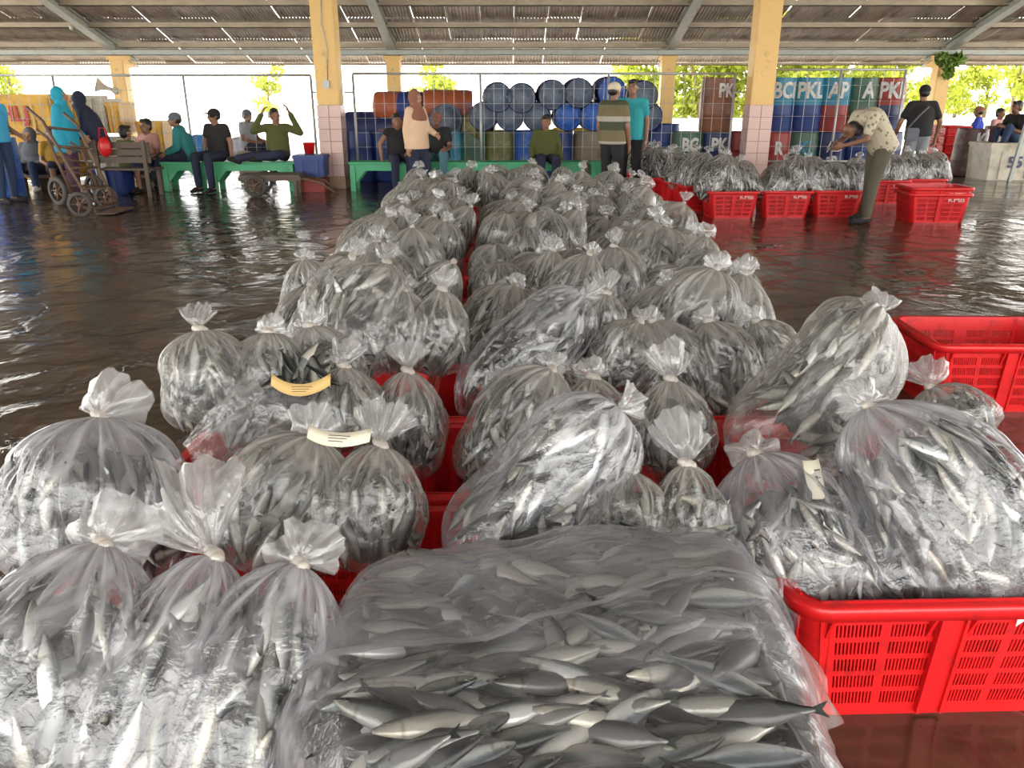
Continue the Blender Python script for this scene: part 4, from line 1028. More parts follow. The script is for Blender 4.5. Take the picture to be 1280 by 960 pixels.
# right of the right pillar: two rows of standing drums
Y = 15.0
up = (((972, 'teal', 'blue', 'BCI'), 'blue drum lettered BCI, first of the upper row beside the right pillar'), ((1007, 'teal', 'blue', 'PKL'), 'blue drum with white letters PKL in the upper row'), ((1041, 'teal', 'red', 'AP'), 'drum with blue top and red foot lettered AP'),
      ((1075, 'green', 'green', 'A'), 'dark green drum lettered A in the upper row'), ((1108, 'red', 'navy', 'PKL'), 'drum with red top and navy foot lettered PKL'))
for (px, u, l, tx), lab in up: drum(lab, dx(px, Y, 1.4), Y, .90, u, l, text=tx, size=.36, rot=(0, 0, random.uniform(-.1, .1)))
lowr = (((966, 'red', 'red', [('R', .62, .30)]), 'red drum lettered R below the blue BCI drum'), ((1000, 'green', 'green', [('KL', .62, .32)]), 'dark green drum with teal letters KL on the floor'), ((1035, 'navy', 'navy', [('AD', .66, .24), ('P', .40, .24)]), 'navy drum lettered AD P on the floor'),
        ((1069, 'blue', 'navy', None), 'blue drum on the floor behind the stooping man'), ((1103, 'navy', 'navy', None), 'navy drum at the right end of the lower row'))
for (px, u, l, tx), lab in lowr: drum(lab, dx(px, Y, .5), Y, 0, u, l, text=tx, tcol=DC['teal'] if 'KL' in lab and 'teal' in lab else None)
# left of the right pillar
drum('tall rust coloured drum lettered PK on top of another drum', dx(896, Y, 1.4), Y, .90, 'rust', 'rust', text='PK', size=.30, rot=(0, 0, .3), lid='navy')
drum('dark drum lettered PK under the rust coloured drum', dx(893, Y, .5), Y, 0, 'navy', 'navy', text='PK', size=.30)
drum('green drum with white letters BC on the floor', dx(858, Y, .5), Y, 0, 'green', 'blue', text='BC', size=.30)
drum('red drum lettered P half hidden behind the right pillar', dx(924, Y, .5), Y + .1, 0, 'red', 'red', text=[('P', .6, .3)])
drum('tall blue drum near the teal shirted man, slightly raised', dx(828, Y + .4, .6), Y + .4, .12, 'blue', 'navy')
# the stack between the pillars: standing, then lying on their sides with lids towards us
Y = 15.6
row0 = (((624, 'olive'), 'olive yellow drum standing under the lying blue drums'), ((660, 'bright_blue'), 'plain blue drum standing left of the seated boy'), ((697, 'blue'), 'blue and white drum standing right of the seated boy'), ((735, 'beige'), 'beige drum with faded red marks standing on the floor'), ((770, 'green'), 'green drum standing behind the striped shirt man'), ((803, 'brown'), 'brown drum standing behind the teal shirted man'))
for (px, c), lab in row0: drum(lab, dx(px, Y, .5), Y, 0, c)
LY = (math.pi / 2, 0, 0)
row1 = (((607, 153, 'grey_blue'), 'small grey blue lid, leftmost drum of the lower lying row'), ((638, 153, 'grey_blue'), 'teal blue lidded drum second in the lower lying row'), ((672, 150, 'grey_blue'), 'faded blue drum lying right behind the seated boy'), ((706, 147, 'bright_blue'), 'drum lying with a bright blue lid, left one of two'), ((738, 147, 'bright_blue'), 'drum lying with a bright blue lid, right one of two'), ((770, 149, 'blue'), 'blue drum lying behind the striped shirt'), ((805, 153, 'grey_blue'), 'grey lidded drum lying to the right of the teal shirted man'))
for (px, py, c), lab in row1:
    p = at_y(px, py, Y); drum(lab, p.x, Y - .25 + .45, max(p.z, .90 + DR * .87), 'blue' if c != 'grey_blue' else 'navy', lid=c, sc_=.87, rot=(math.pi / 2, random.uniform(-.4, .4), random.uniform(-.06, .06)))
row2 = (((620, 124, 'grey_blue'), 'greyish blue drum at the left end of the top lying row'), ((653, 125, 'grey_blue'), 'dusty blue drum second in the top lying row'), ((687, 121, 'grey_blue'), 'violet grey drum third in the top lying row'), ((719, 119, 'grey_blue'), 'pale blue drum fourth in the top lying row'), ((756, 117, 'bright_blue'), 'blue drum lying behind the white cap'), ((799, 122, 'grey_blue'), 'grey drum lying behind the teal shirted man, topmost right'))
for (px, py, c), lab in row2:
    p = at_y(px, py, Y); drum(lab, p.x, Y + .2, p.z + .03, 'navy' if c == 'grey_blue' else 'blue', lid=c, sc_=.90, rot=(math.pi / 2, random.uniform(-.4, .4), random.uniform(-.08, .08)))
# drums lying sideways behind the woman in the brown headscarf
LX = (math.pi / 2, 0, math.pi / 2)
for (px, py, u, l, rz, lab) in ((500, 135, 'blue', 'orange', 1.5, 'orange and blue drum lying sideways on top, left of the headscarf'), (560, 133, 'orange', 'orange', 1.65, 'orange drum lying sideways on top, right of the headscarf'), (463, 160, 'navy', 'navy', 1.55, 'dark blue drum lying sideways next to the left pillar'),
                                (503, 165, 'rust', 'orange', 1.6, 'rusty orange drum lying sideways behind the headscarf'), (551, 150, 'grey_blue', 'blue', .35, 'grey blue drum lying with its lid turned to the seated man'), (584, 157, 'olive', 'olive', .9, 'olive drum lying askew left of the stacked blue drums')):
    p = at_y(px, py, 15.7); o = drum(lab, p.x, 15.7, p.z, u, l, rot=(math.pi / 2, 0, rz))
    o.location = o.location - (Matrix.Rotation(rz, 3, 'Z') @ Vector((0, -1, 0))) * DH / 2
for px, c, lab in ((452, 'blue', 'bright blue drum standing next to the left pillar'), (486, 'blue', 'blue drum standing left of the headscarf woman'), (520, 'navy', 'dark drum standing behind the headscarf woman'), (563, 'teal', 'blue drum standing with an open top right of the seated man'), (593, 'green', 'dark drum standing left of the olive yellow drum'), (425, 'green', 'dark drum behind the left pillar')):
    drum(lab, dx(px, 15.6, .5), 15.6 + (0.1 if c == 'navy' else 0), 0, c)
# far right
drum('brown drum lettered K beside the cream box at the right', dx(1209, 16.5, .4), 16.5, 0, 'brown', 'brown', text='K', size=.36, rot=(0, .04, .1), group='drums at the right edge')
drum('second drum lettered K, half behind the cream box', dx(1244, 17.9, .4), 17.9, 0, 'brown', 'navy', text='K', size=.36, rot=(0, 0, -.2), group='drums at the right edge')
drum('blue drum cut by the left edge of the picture', dx(-6, 12.6, .4), 12.75, 0, 'bright_blue', group='drums at the left edge')
o = MB().box(-.5, .5, -.04, .04, -.03, .03).build('plank', mat('yellow_plank', (.65, .42, .05), .6)); bevel(o, .008); o.location = (xat(727, 15.0, 1.0), 15.22, .93); tag(o, 'yellow plank lying on top of the standing drums', 'plank')

# ------------------------------------------------------------------ green benches
def bench(px0, px1, label, Y=13.85, h=.475, m=M_GREEN):
    x0, x1 = xat(px0, Y, .4), xat(px1, Y, .4); L = x1 - x0
    r = thing('bench', label, 'bench', ((x0 + x1) / 2, Y, 0), 0, 'green benches in front of the fence')
    for k in range(3): bevel(MB().box(-L/2, L/2, -.20 + .135 * k, -.075 + .135 * k, h - .035, h).build('seat_plank', m, r), .005, 1)
    for y in (-.18, .18): MB().box(-L/2 + .03, L/2 - .03, y - .018, y + .018, h - .14, h - .036).build('apron', m, r)
    for sx in (-1, 1):
        for y in (-.17, .17):
            bevel(MB().box(sx * (L/2 - .07) - .045, sx * (L/2 - .07) + .045, y - .04, y + .04, 0, h - .036).build('leg', m, r), .005, 1)
            xb = sx * (L/2 - .115); MB().prism([(xb, h - .34), (xb, h - .14), (xb - sx * .17, h - .14)], y - .018, y + .018).build('corner_bracket', m, r)
    return r
bench(438, 512, 'green bench just right of the left pillar'); bench(522, 728, 'green bench in the middle, boy in green sitting on it'); bench(736, 832, 'green bench behind the two talking men')
bench(206, 262, 'green bench under the man in the black shirt'); bench(266, 372, 'green bench under the man with raised arms')
# ------------------------------------------------------------------ boxes, tubs, bundles
def boxy(name, label, cat, px, py, Y, w, d, h, m, z=None, lid=True, text=None, tsize=.25, tm=None, rz=0.0, group=None, taper=.94):
    p = at_y(px, py, Y); zz = p.z if z is None else z
    mb = MB(); mb.add([(-w/2*taper, -d/2*taper, 0), (w/2*taper, -d/2*taper, 0), (w/2*taper, d/2*taper, 0), (-w/2*taper, d/2*taper, 0), (-w/2, -d/2, h), (w/2, -d/2, h), (w/2, d/2, h), (-w/2, d/2, h)], [(0, 3, 2, 1), (4, 5, 6, 7), (0, 1, 5, 4), (1, 2, 6, 5), (2, 3, 7, 6), (3, 0, 4, 7)])
    o = bevel(mb.build(name, m), .015); o.location = (p.x, Y, zz); o.rotation_euler = (0, 0, rz); tag(o, label, cat, group)
    if lid: bevel(MB().box(-w/2 - .015, w/2 + .015, -d/2 - .015, d/2 + .015, h - .02, h + .05).build('lid', m, o), .012)
    for k in (-1, 1): MB().box(k * w * .25 - .02, k * w * .25 + .02, -d/2 * .98 - .012, -d/2 * .9, .03, h * .85).build('rib', m, o)
    if text: t = link('lettering', text_mesh(text, tsize, tm, 'lettering', bold=.008), o); t.location = (0, -d/2 - .016, h * .52)
    return o
M_YBOX = mat('yellow_plastic', (0.70, 0.38, 0.03), 0.45, var=.15, dirt=(.35, .2, .05), dirt_amt=.3)
M_WBOX = mat('off_white_plastic', (0.62, 0.57, 0.46), 0.5, var=.15, dirt=(.3, .25, .17), dirt_amt=.4)
M_REDP = mat('red_paint', (.5, .04, .05), .5)
gb = 'insulated fish boxes behind the left fence'
boxy('fish_box', 'yellow fish box with red letters HLJ, top of the left stack', 'box', 37, 157, 15.3, 1.30, .8, .60, M_YBOX, z=.88, text='HLJ', tsize=.36, tm=M_REDP, group=gb)
boxy('fish_box', 'yellow fish box with white letters LM, under the HLJ box', 'box', 37, 200, 15.3, 1.35, .8, .74, M_YBOX, z=.06, text='LM', tsize=.34, tm=M_WHITE, group=gb)
boxy('fish_box', 'yellow fish box behind the turquoise veil, upper one', 'box', 95, 160, 15.7, .40, .8, .60, M_YBOX, z=.86, group=gb)
boxy('fish_box', 'yellow fish box behind the turquoise veil, lower one', 'box', 95, 200, 15.7, .40, .8, .72, M_YBOX, z=.06, group=gb)
boxy('fish_box', 'cream fish box right of the turquoise veil', 'box', 119, 160, 15.9, .30, .7, .62, M_WBOX, z=.84, group=gb)
boxy('fish_box', 'narrow cream fish box, second from the left far pillar', 'box', 138, 163, 16.0, .25, .7, .56, M_WBOX, z=.84, group=gb)
boxy('fish_box', 'narrow yellow fish box nearest the left far pillar', 'box', 155, 163, 16.0, .23, .7, .50, M_YBOX, z=.84, group=gb)
for px, lab in ((119, 'left'), (138, 'middle'), (156, 'right')): boxy('basket', f'white plastic basket under the cream boxes, the {lab} one', 'basket', px, 195, 16.0, .28, .7, .70, M_WBOX, z=.06, lid=False, group='white baskets behind the left fence')
boxy('fish_box', 'small yellow box behind the man in the pink shirt', 'box', 196, 180, 16.2, .5, .5, .55, M_YBOX, z=.45, group=gb)
boxy('stool', 'wooden support under the small yellow box', 'stool', 196, 200, 16.2, .5, .5, .40, M_PURLIN, z=.0, lid=False, taper=1)
boxy('tub', 'blue plastic tub standing under the green bench end by the left pillar', 'tub', 391, 222, 13.75, .50, .40, .30, DC['blue'], z=.24, group='tubs by the left pillar')
boxy('tub', 'red plastic tub beneath the blue tub by the left pillar', 'tub', 394, 240, 13.75, .44, .38, .22, DC['red'], z=.0, lid=False, group='tubs by the left pillar')
boxy('tub', 'blue tub on the floor behind the hand trucks', 'tub', 143, 240, 13.4, .55, .45, .38, DC['blue'], z=0, lid=False)
boxy('basket', 'grey white slatted basket under the green bench at left', 'basket', 206, 232, 14.2, .34, .34, .36, M_WBOX, z=0, lid=False)
boxy('tray', 'orange red tray on the green bench end', 'tray', 383, 195, 14.05, .36, .26, .08, DC['orange'], z=.478, lid=False)
ob = MB().lathe([(.075, 0), (.10, .19), (.11, .20), (.092, .19), (.07, .01), (.004, .01)], 18).build('bucket', M_RED); ob.location = (xat(387, 14.05, .6), 14.05, .56); tag(ob, 'small red bucket standing in the orange tray', 'bucket')
def bundle(label, px, Y, w, h, d, m, z=0):
    o = thing('bundle', label, 'bundle', (xat(px, Y, .5), Y, z)); mb = MB(); n, hh = 20, 8; vs = []
    for i in range(hh + 1):
        for k in range(n):
            a = 2 * math.pi * k / n; t = i / hh; r = (1 - abs(2 * t - 1) ** 3.5) ** .4 if 0 < i < hh else .25
            r *= 1 + .05 * math.sin(5 * a + 9 * t)
            cx, sy = math.cos(a), math.sin(a); cx = math.copysign(abs(cx) ** .6, cx); sy = math.copysign(abs(sy) ** .6, sy)
            vs.append((w/2 * r * cx, d/2 * r * sy, h * t))
    mb.add(vs, [(i * n + k, i * n + (k + 1) % n, (i + 1) * n + (k + 1) % n, (i + 1) * n + k) for i in range(hh) for k in range(n)] + [tuple(reversed(range(n))), tuple(range(hh * n, hh * n + n))], 0, True)
    mb.build('cover', m, o)
    for s in (-.25, .25): MB().tube([(w * s, -d/2 * 1.04, .05), (w * s, -d/2 * 1.05, h * .5), (w * s, -d/2 * .98, h * .93), (w * s, 0, h * 1.02)], .012, 6).build('rope', M_WIRE, o)
    return o
M_TARP = mat('blue_tarp', (.05, .22, .55), .5, var=.3, scale=6, bump=.6, bscale=12); M_TARP2 = mat('pale_tarp', (.5, .5, .6), .6, var=.4, scale=8, bump=.5, bscale=12)
bundle('blue tarpaulin bundle between the two seated groups at left', 212, 20.6, 1.0, .62, .8, M_TARP); bundle('blue tarpaulin bundle behind the man in the black shirt', 250, 20.8, .8, .60, .7, M_TARP); bundle('pale violet bundle behind the standing man in grey', 306, 20.9, 1.1, .55, .7, M_TARP2)
# right edge
o = boxy('ice_box', 'large cream box with blue number 55 at the right edge', 'box', 1249, 222, 15.9, 1.0, .8, .62, M_WBOX, z=0, text='55', tsize=.28, tm=DC['navy'], group='cream boxes at the right edge')
boxy('ice_box', 'cream box cut by the right edge of the picture', 'box', 1296, 222, 16.1, .62, .8, .62, M_WBOX, z=0, group='cream boxes at the right edge')
o = MB().box(-.03, .03, -.03, .03, 0, 1.35).build('pole', M_STEEL); o.location = (xat(1270, 15.3, .6), 15.3, 0); o.rotation_euler = (0, .10, 0); tag(o, 'thin leaning pole in front of the cream box', 'pole')
for k in range(4): crate(xat(1183, 18.0, .4), 18.0, 1.55, f'red crate in the stack left of the brown K drum, {["bottom one", "second from below", "second from above", "topmost"][k]}', 'stacked red crates at the right', z=.18 * k)
# ------------------------------------------------------------------ hand trucks and cart
M_RUST = mat('rusty_brown_tube', (.13, .075, .045), .6, var=.35, scale=10)
M_TYRE = mat('worn_tyre', (.07, .06, .055), .8, var=.3); M_WOOD = mat('dark_wet_wood', (.10, .07, .05), .6, var=.4, scale=5, aniso=(1, 6, 6))
def wheel(parent, P, r, ax, w=.05):
    q = Vector(ax).to_track_quat('Z', 'Y').to_matrix().to_4x4(); M = Matrix.Translation(P) @ q
    o = MB().lathe([(r * .72, -w/2), (r * .95, -w/2), (r, -w/4), (r, w/4), (r * .95, w/2), (r * .72, w/2), (r * .72, -w/2)], 24, 0, M, cap=False).build('wheel', M_TYRE, parent)
    mb = MB(); mb.lathe([(.03, -w * .6), (.03, w * .6)], 12, 0, M)
    for k in range(5):
        a = 2 * math.pi * k / 5; mb.tube([M @ Vector((0, 0, 0)), M @ Vector((r * .76 * math.cos(a), r * .76 * math.sin(a), 0))], .013, 6)
    mb.build('spokes', M_RUST, o); return o
def truck(label, b1, t1, b2, t2, wr=.16):
    r = thing('hand_truck', label, 'hand truck', tuple((b1 + b2) / 2 * Vector((1, 1, 0)) if False else ((b1.x + b2.x) / 2, (b1.y + b2.y) / 2, 0)), 0, 'hand trucks at the left')
    O = r.location.copy(); b1, t1, b2, t2 = b1 - O, t1 - O, b2 - O, t2 - O; ax = (b2 - b1).normalized(); fwd = ((t1 - b1).cross(ax)).normalized()
    if fwd.z > 0: fwd = -fwd
    for b, t in ((b1, t1), (b2, t2)):
        d = t - b; MB().tube([b, b + d * .5, b + d * .86, t + Vector((-.10, 0, -.02))], .021, 8).build('rail', M_RUST, r)
    for f in (.04, .22, .42, .62, .80): MB().tube([b1 + (t1 - b1) * f, b2 + (t2 - b2) * f], .017, 8).build('crossbar', M_RUST, r)
    for f in (.12,): MB().tube([b1 + (t1 - b1) * f, (b1 + b2) / 2 + (t1 - b1) * .02 - fwd * .1, b2 + (t2 - b2) * f], .014, 8).build('brace', M_RUST, r)
    for b, s in ((b1, -1), (b2, 1)):
        P = b + ax * (s * .07) - Vector((.16, 0, 0)); P.z = wr; wheel(r, P, wr, ax)
        MB().tube([P, b + (t1 - b1) * .14], .014, 6).build('strut', M_RUST, r)
    e = .24; mb = MB(); n = Vector((1, 0, 0)) * e; vs = [b1, b2, b2 + n, b1 + n]; vs = [Vector((v.x, v.y, .02)) for v in vs] + [Vector((v.x, v.y, .035)) for v in vs]
    mb.add(vs, [(0, 3, 2, 1), (4, 5, 6, 7), (0, 1, 5, 4), (1, 2, 6, 5), (2, 3, 7, 6), (3, 0, 4, 7)]).build('toe_plate', M_RUST, r); return r
def fl(px, py):
    p = at_z(px, py, 0.04); return p
truck('brown two-wheeled hand truck leaning left, nearer one, before the turquoise veil', fl(120, 266), at_y(42, 132, 11.1), fl(146, 258), at_y(88, 139, 11.5))
truck('second brown hand truck leaning behind the nearer one', fl(94, 252), at_y(54, 160, 11.9), fl(128, 248), at_y(96, 176, 12.2), .20)
cart = thing('low_cart', 'low wooden handcart with spoked wheel parked under the raised arms', 'cart', (xat(345, 13.25, .2), 13.2, 0), .1)
for k in range(4): MB().box(-.5, .42, -.24 + .125 * k, -.13 + .125 * k, .30, .33).build('deck_plank', M_WOOD, cart)
for y in (-.22, .22):
    MB().box(-.52, .45, y - .025, y + .025, .24, .30).build('beam', M_WOOD, cart); MB().tube([(.45, y, .27), (.75, y, .20), (.95, y, .05)], .018, 8).build('handle', M_RUST, cart)
    wheel(cart, Vector((-.26, y * 1.35, .17)), .17, (0, 1, 0)); MB().box(.32, .37, y - .02, y + .02, 0.0, .24).build('leg', M_WOOD, cart)
MB().tube([(-.26, -.3, .17), (-.26, .3, .17)], .015, 8).build('axle', M_RUST, cart)
wb = thing('wooden_bench', 'dark slatted wooden bench with a back, behind the hand trucks', 'bench', (xat(158, 12.9, .4), 12.9, 0), -.05)
for k in range(3): MB().box(-.50, .42, -.02, .015, .52 + .11 * k, .61 + .11 * k).build('back_slat', M_WOOD, wb)
for k in range(3): MB().box(-.50, .42, .03 + .12 * k, .14 + .12 * k, .40, .43).build('seat_slat', M_WOOD, wb)
for x in (-.42, .34):
    MB().box(x - .03, x + .03, -.055, -.02, 0, .86).build('post', M_WOOD, wb); MB().box(x - .03, x + .03, .33, .38, 0, .40).build('leg', M_WOOD, wb)
for px, lab, h in ((38, 'low dark bench under the woman with the grey headscarf', .25), (66, 'low dark bench under the person in a yellow shirt', .25), (170, 'low dark seat behind the slatted bench', .28)):
    yy = 14.05 if px < 160 else 13.75; r = thing('low_bench', lab, 'bench', (xat(px, yy, .2), yy, 0), 0, 'low dark benches at the left'); MB().box(-.24 if px != 170 else -.3, .16 if px < 160 else .26, -.18, .18, h - .05, h - .005).build('seat', M_WOOD, r)
    for sx in (-.18, .12): MB().box(sx - .03, sx + .03, -.15, .15, 0, h - .05).build('leg', M_WOOD, r)
# ------------------------------------------------------------------ horn, bulb, plant, trees, wall
h = thing('horn_loudspeaker', 'pale loudspeaker horn on the far pillar at left', 'loudspeaker', (FAR_X[1] - .20, 22.68, 1.66), 0)
Mh = Matrix.Rotation(math.radians(-70), 4, 'Y') @ Matrix.Rotation(.3, 4, 'X')
MB().lathe([(.05, 0), (.06, .12), (.10, .24), (.19, .36), (.20, .37), (.185, .36), (.09, .22), (.04, .10)], 20, 0, Mh, cap=False).build('bell', M_WBOX, h)
MB().lathe([(.075, -.16), (.085, -.14), (.085, -.02), (.05, .0)], 16, 0, Mh).build('driver', M_WBOX, h); MB().tube([(.0, 0, 0), (.14, .06, 0.0)], .02, 8).build('mounting_arm', M_WIRE, h)
b = thing('light_bulb', 'white bulb hanging under the roof near the left rafter', 'lamp', (xat(90, 21.4, 3.0), 21.4, 3.13)); MB().lathe([(.03, .0), (.03, .08)], 12).build('socket', M_WIRE, b); MB().ell((0, 0, -.05), (.05, .05, .065)).build('glass_bulb', M_WHITE, b); MB().tube([(0, 0, .08), (0, 0, .13)], .012, 6).build('cable', M_WIRE, b)
def leaf_mat():
    m, nt, bs = new_mat('sunlit_leaf'); N = nt.nodes; L = nt.links; N.remove(bs)
    g = N.new('ShaderNodeNewGeometry'); r = N.new('ShaderNodeValToRGB'); r.color_ramp.elements[0].color = (.20, .26, .03, 1); r.color_ramp.elements[1].color = (.50, .52, .10, 1); L.new(g.outputs['Random Per Island'], r.inputs[0])
    d = N.new('ShaderNodeBsdfDiffuse'); t = N.new('ShaderNodeBsdfTranslucent'); mx = N.new('ShaderNodeMixShader'); mx.inputs[0].default_value = .5
    L.new(r.outputs[0], d.inputs[0]); L.new(r.outputs[0], t.inputs[0]); L.new(d.outputs[0], mx.inputs[1]); L.new(t.outputs[0], mx.inputs[2]); L.new(mx.outputs[0], N['Material Output'].inputs[0]); return m
M_SUNLEAF = leaf_mat()
def leaves_np(n, centers, radii, size, seed):
    rs = np.random.RandomState(seed); V = []; 
    c = rs.randint(0, len(centers), n); C = np.array(centers)[c]; R = np.array(radii)[c]
    d = rs.normal(size=(n, 3)); d /= np.linalg.norm(d, axis=1)[:, None]; P = C + d * R * (rs.uniform(.35, 1, (n, 1)) ** .6)
    a = rs.normal(size=(n, 3)); a /= np.linalg.norm(a, axis=1)[:, None]; b = np.cross(a, rs.normal(size=(n, 3))); b /= np.linalg.norm(b, axis=1)[:, None]
    s = size * rs.uniform(.6, 1.3, (n, 1)); V = np.stack([P - a * s, P + b * s * .45, P + a * s, P - b * s * .45], 1).reshape(-1, 3)
    return V, np.arange(4 * n).reshape(-1, 4)
TREE = []
for k in range(3):
    rs = random.Random(k); cs = []; rd = []
    for i in range(11): a = rs.uniform(0, 6.28); q = rs.uniform(.1, 1.5); cs.append((q * math.cos(a), q * math.sin(a), rs.uniform(.9, 4.6))); rd.append((rs.uniform(.6, 1.0), rs.uniform(.6, 1.0), rs.uniform(.5, .8)))
    V, F = leaves_np(2600, cs, rd, .15, k); TREE.append((np_mesh('foliage', V, F, [M_SUNLEAF], smooth=False), MB().tube([(0, 0, -.06), (.1, .05, 1.2), (-.05, .1, 2.6), (.1, 0, 4.0)], [.16, .12, .09, .04], 10).mesh('trunk', M_BARK), MB().tube([(.05, .05, 1.3), (.6, .2, 2.2), (1.0, .3, 3.1)], [.07, .05, .02], 8).mesh('branch', M_BARK)))
tw = ['behind the lying drums', 'behind the far pillar', 'behind the rust coloured drum', 'just left of the right pillar', 'just right of the right pillar', 'behind the BCI drum', 'behind the AP drum', 'behind the red topped drum', 'left of the plant topped pillar', 'right of the plant topped pillar', 'beyond the man in black', 'beyond the blue shirted man', 'at the right edge', 'at the far left edge behind yellow boxes', 'beyond the raised arms', 'beyond the orange drum']
for i, (px, Yt, s) in enumerate(((790, 36, .9), (838, 34, .95), (878, 33, 1.05), (915, 34, 1.1), (962, 33, 1.1), (1000, 34, 1.05), (1045, 35, 1.1), (1085, 36, 1.0), (1120, 38, 1.0), (1168, 52, .9), (1195, 56, .8), (1232, 54, .85), (1268, 50, 1.0), (18, 44, .75), (335, 62, .75), (545, 60, .95))):
    t = thing('tree', f'bright sunlit tree {tw[i]}', 'tree', (xat(px, Yt, 1), Yt, -.06), i * 1.7, 'trees beyond the hall'); t.scale = (s, s, s)
    f = link('foliage', TREE[i % 3][0], t); tag(f, kind='stuff'); link('trunk', TREE[i % 3][1], t); link('branch', TREE[i % 3][2], t)
pl = thing('wall_fern', 'green leafy plant growing on top of the far right pillar', 'plant', (FAR_X[4] - .05, 22.45, 2.2))
V, F = leaves_np(420, [(0, 0, .12), (-.2, 0, .22), (.2, 0, .2), (0, -.05, -.1)], [(.28, .2, .18), (.2, .2, .15), (.2, .2, .15), (.12, .12, .2)], .10, 9)
tag(link('fronds', np_mesh('fronds', V, F, [M_LEAF], smooth=False), pl), kind='stuff'); MB().tube([(0, .25, -.2), (0, .05, 0), (0, 0, .15)], .03, 8).build('root_stem', M_BARK, pl)
o = MB().box(-30, 45, 30.0, 30.2, -.06, .75).build('wall_outside', mat('whitewash', (.85, .83, .78), .8)); tag(o, 'low whitewashed wall outside the hall', kind='structure')
# ------------------------------------------------------------------ people
SKIN = [mat('skin_' + n, c, .5, var=.08) for n, c in (('tan', (.38, .20, .12)), ('brown', (.26, .13, .075)), ('dark', (.18, .085, .05)))]
M_HAIR = mat('black_hair', (.012, .010, .009), .45, var=.3, scale=30, bump=.4, bscale=80)
M_LIP = mat('lips', (.30, .09, .07), .45, var=0); M_SCLERA = mat('eye_white', (.32, .29, .26), .3, var=0)
def cloth(n, c, **k): return mat('cloth_' + n, c, .85, var=k.pop('var', .12), scale=k.pop('scale', 7), bump=.5, bscale=9, **k)
C_ = {n: cloth(n, c) for n, c in (('black', (.014, .013, .013)), ('navy', (.018, .022, .05)), ('denim', (.025, .045, .10)), ('teal', (.03, .33, .36)), ('turquoise', (.02, .34, .48)), ('olive', (.075, .085, .02)), ('peach', (.72, .50, .33)), ('brownveil', (.27, .11, .07)), ('greyveil', (.12, .13, .15)), ('grey', (.34, .36, .38)), ('white', (.7, .68, .62)),
     ('cyan', (.06, .38, .62)), ('pink', (.50, .26, .22)), ('khaki', (.085, .075, .05)), ('blue', (.03, .06, .40)), ('yellow', (.45, .26, .04)), ('tealdark', (.02, .17, .17)), ('greyjeans', (.22, .24, .25)), ('tealjeans', (.07, .17, .20)), ('plum', (.10, .05, .08)), ('cream', (.62, .55, .40)))}
def striped():
    m, nt, b = new_mat('cloth_striped'); N = nt.nodes; L = nt.links; tc = N.new('ShaderNodeTexCoord'); s = N.new('ShaderNodeSeparateXYZ'); L.new(tc.outputs['Object'], s.inputs[0])
    f = N.new('ShaderNodeMath'); f.operation = 'MULTIPLY'; L.new(s.outputs['Z'], f.inputs[0]); f.inputs[1].default_value = 2.9; g = N.new('ShaderNodeMath'); g.operation = 'FRACT'; L.new(f.outputs[0], g.inputs[0])
    r = N.new('ShaderNodeValToRGB'); r.color_ramp.interpolation = 'CONSTANT'; e = r.color_ramp.elements; e[0].color = (.055, .065, .035, 1); e[1].position = .34; e[1].color = (.38, .36, .30, 1); q = e.new(.55); q.color = (.16, .13, .065, 1)
    L.new(g.outputs[0], r.inputs[0]); L.new(r.outputs[0], b.inputs['Base Color']); b.inputs['Roughness'].default_value = .85; return m
def printed():
    m, nt, b = new_mat('cloth_printed'); N = nt.nodes; L = nt.links; tc = N.new('ShaderNodeTexCoord'); v = N.new('ShaderNodeTexVoronoi'); v.inputs['Scale'].default_value = 17; L.new(tc.outputs['Object'], v.inputs['Vector'])
    r = N.new('ShaderNodeValToRGB'); e = r.color_ramp.elements; e[0].position = .26; e[0].color = (.20, .18, .12, 1); e[1].position = .36; e[1].color = (.50, .45, .33, 1); L.new(v.outputs['Distance'], r.inputs[0]); L.new(r.outputs[0], b.inputs['Base Color']); b.inputs['Roughness'].default_value = .85; return m
C_['striped'] = striped(); C_['printed'] = printed()
def stand(**o):
    J = dict(pelvis=(0, 0, .93), chest=(0, 0, 1.22), neck=(0, .01, 1.40), head=(0, -.02, 1.545), shL=(.17, 0, 1.36), shR=(-.17, 0, 1.36), elL=(.22, .02, 1.08), elR=(-.22, .02, 1.08), wrL=(.23, -.05, .84), wrR=(-.23, -.05, .84),
             hpL=(.09, 0, .89), hpR=(-.09, 0, .89), knL=(.10, -.02, .48), knR=(-.10, -.02, .48), anL=(.11, .02, .085), anR=(-.11, .02, .085), toL=(.13, -.15, .03), toR=(-.13, -.15, .03)); J.update(o); return {k: Vector(v) for k, v in J.items()}
def sit(seat=.475, lean=0.0, **o):
    z = seat + .09; J = dict(pelvis=(0, .02, z + .03), chest=(0, -lean * .5 + .02, z + .31), neck=(0, -lean + .03, z + .48), head=(0, -lean - .01, z + .62), shL=(.17, -lean + .02, z + .44), shR=(-.17, -lean + .02, z + .44), elL=(.23, -lean - .02, z + .17), elR=(-.23, -lean - .02, z + .17), wrL=(.14, -.24, z + .10), wrR=(-.14, -.24, z + .10),
             hpL=(.09, -.02, z), hpR=(-.09, -.02, z), knL=(.13, -.42, max(z + .0, .46)), knR=(-.13, -.42, max(z + .0, .46)), anL=(.13, -.40, .085), anR=(-.13, -.40, .085), toL=(.15, -.56, .03), toR=(-.15, -.56, .03)); J.update(o); return {k: Vector(v) for k, v in J.items()}
PEND = []
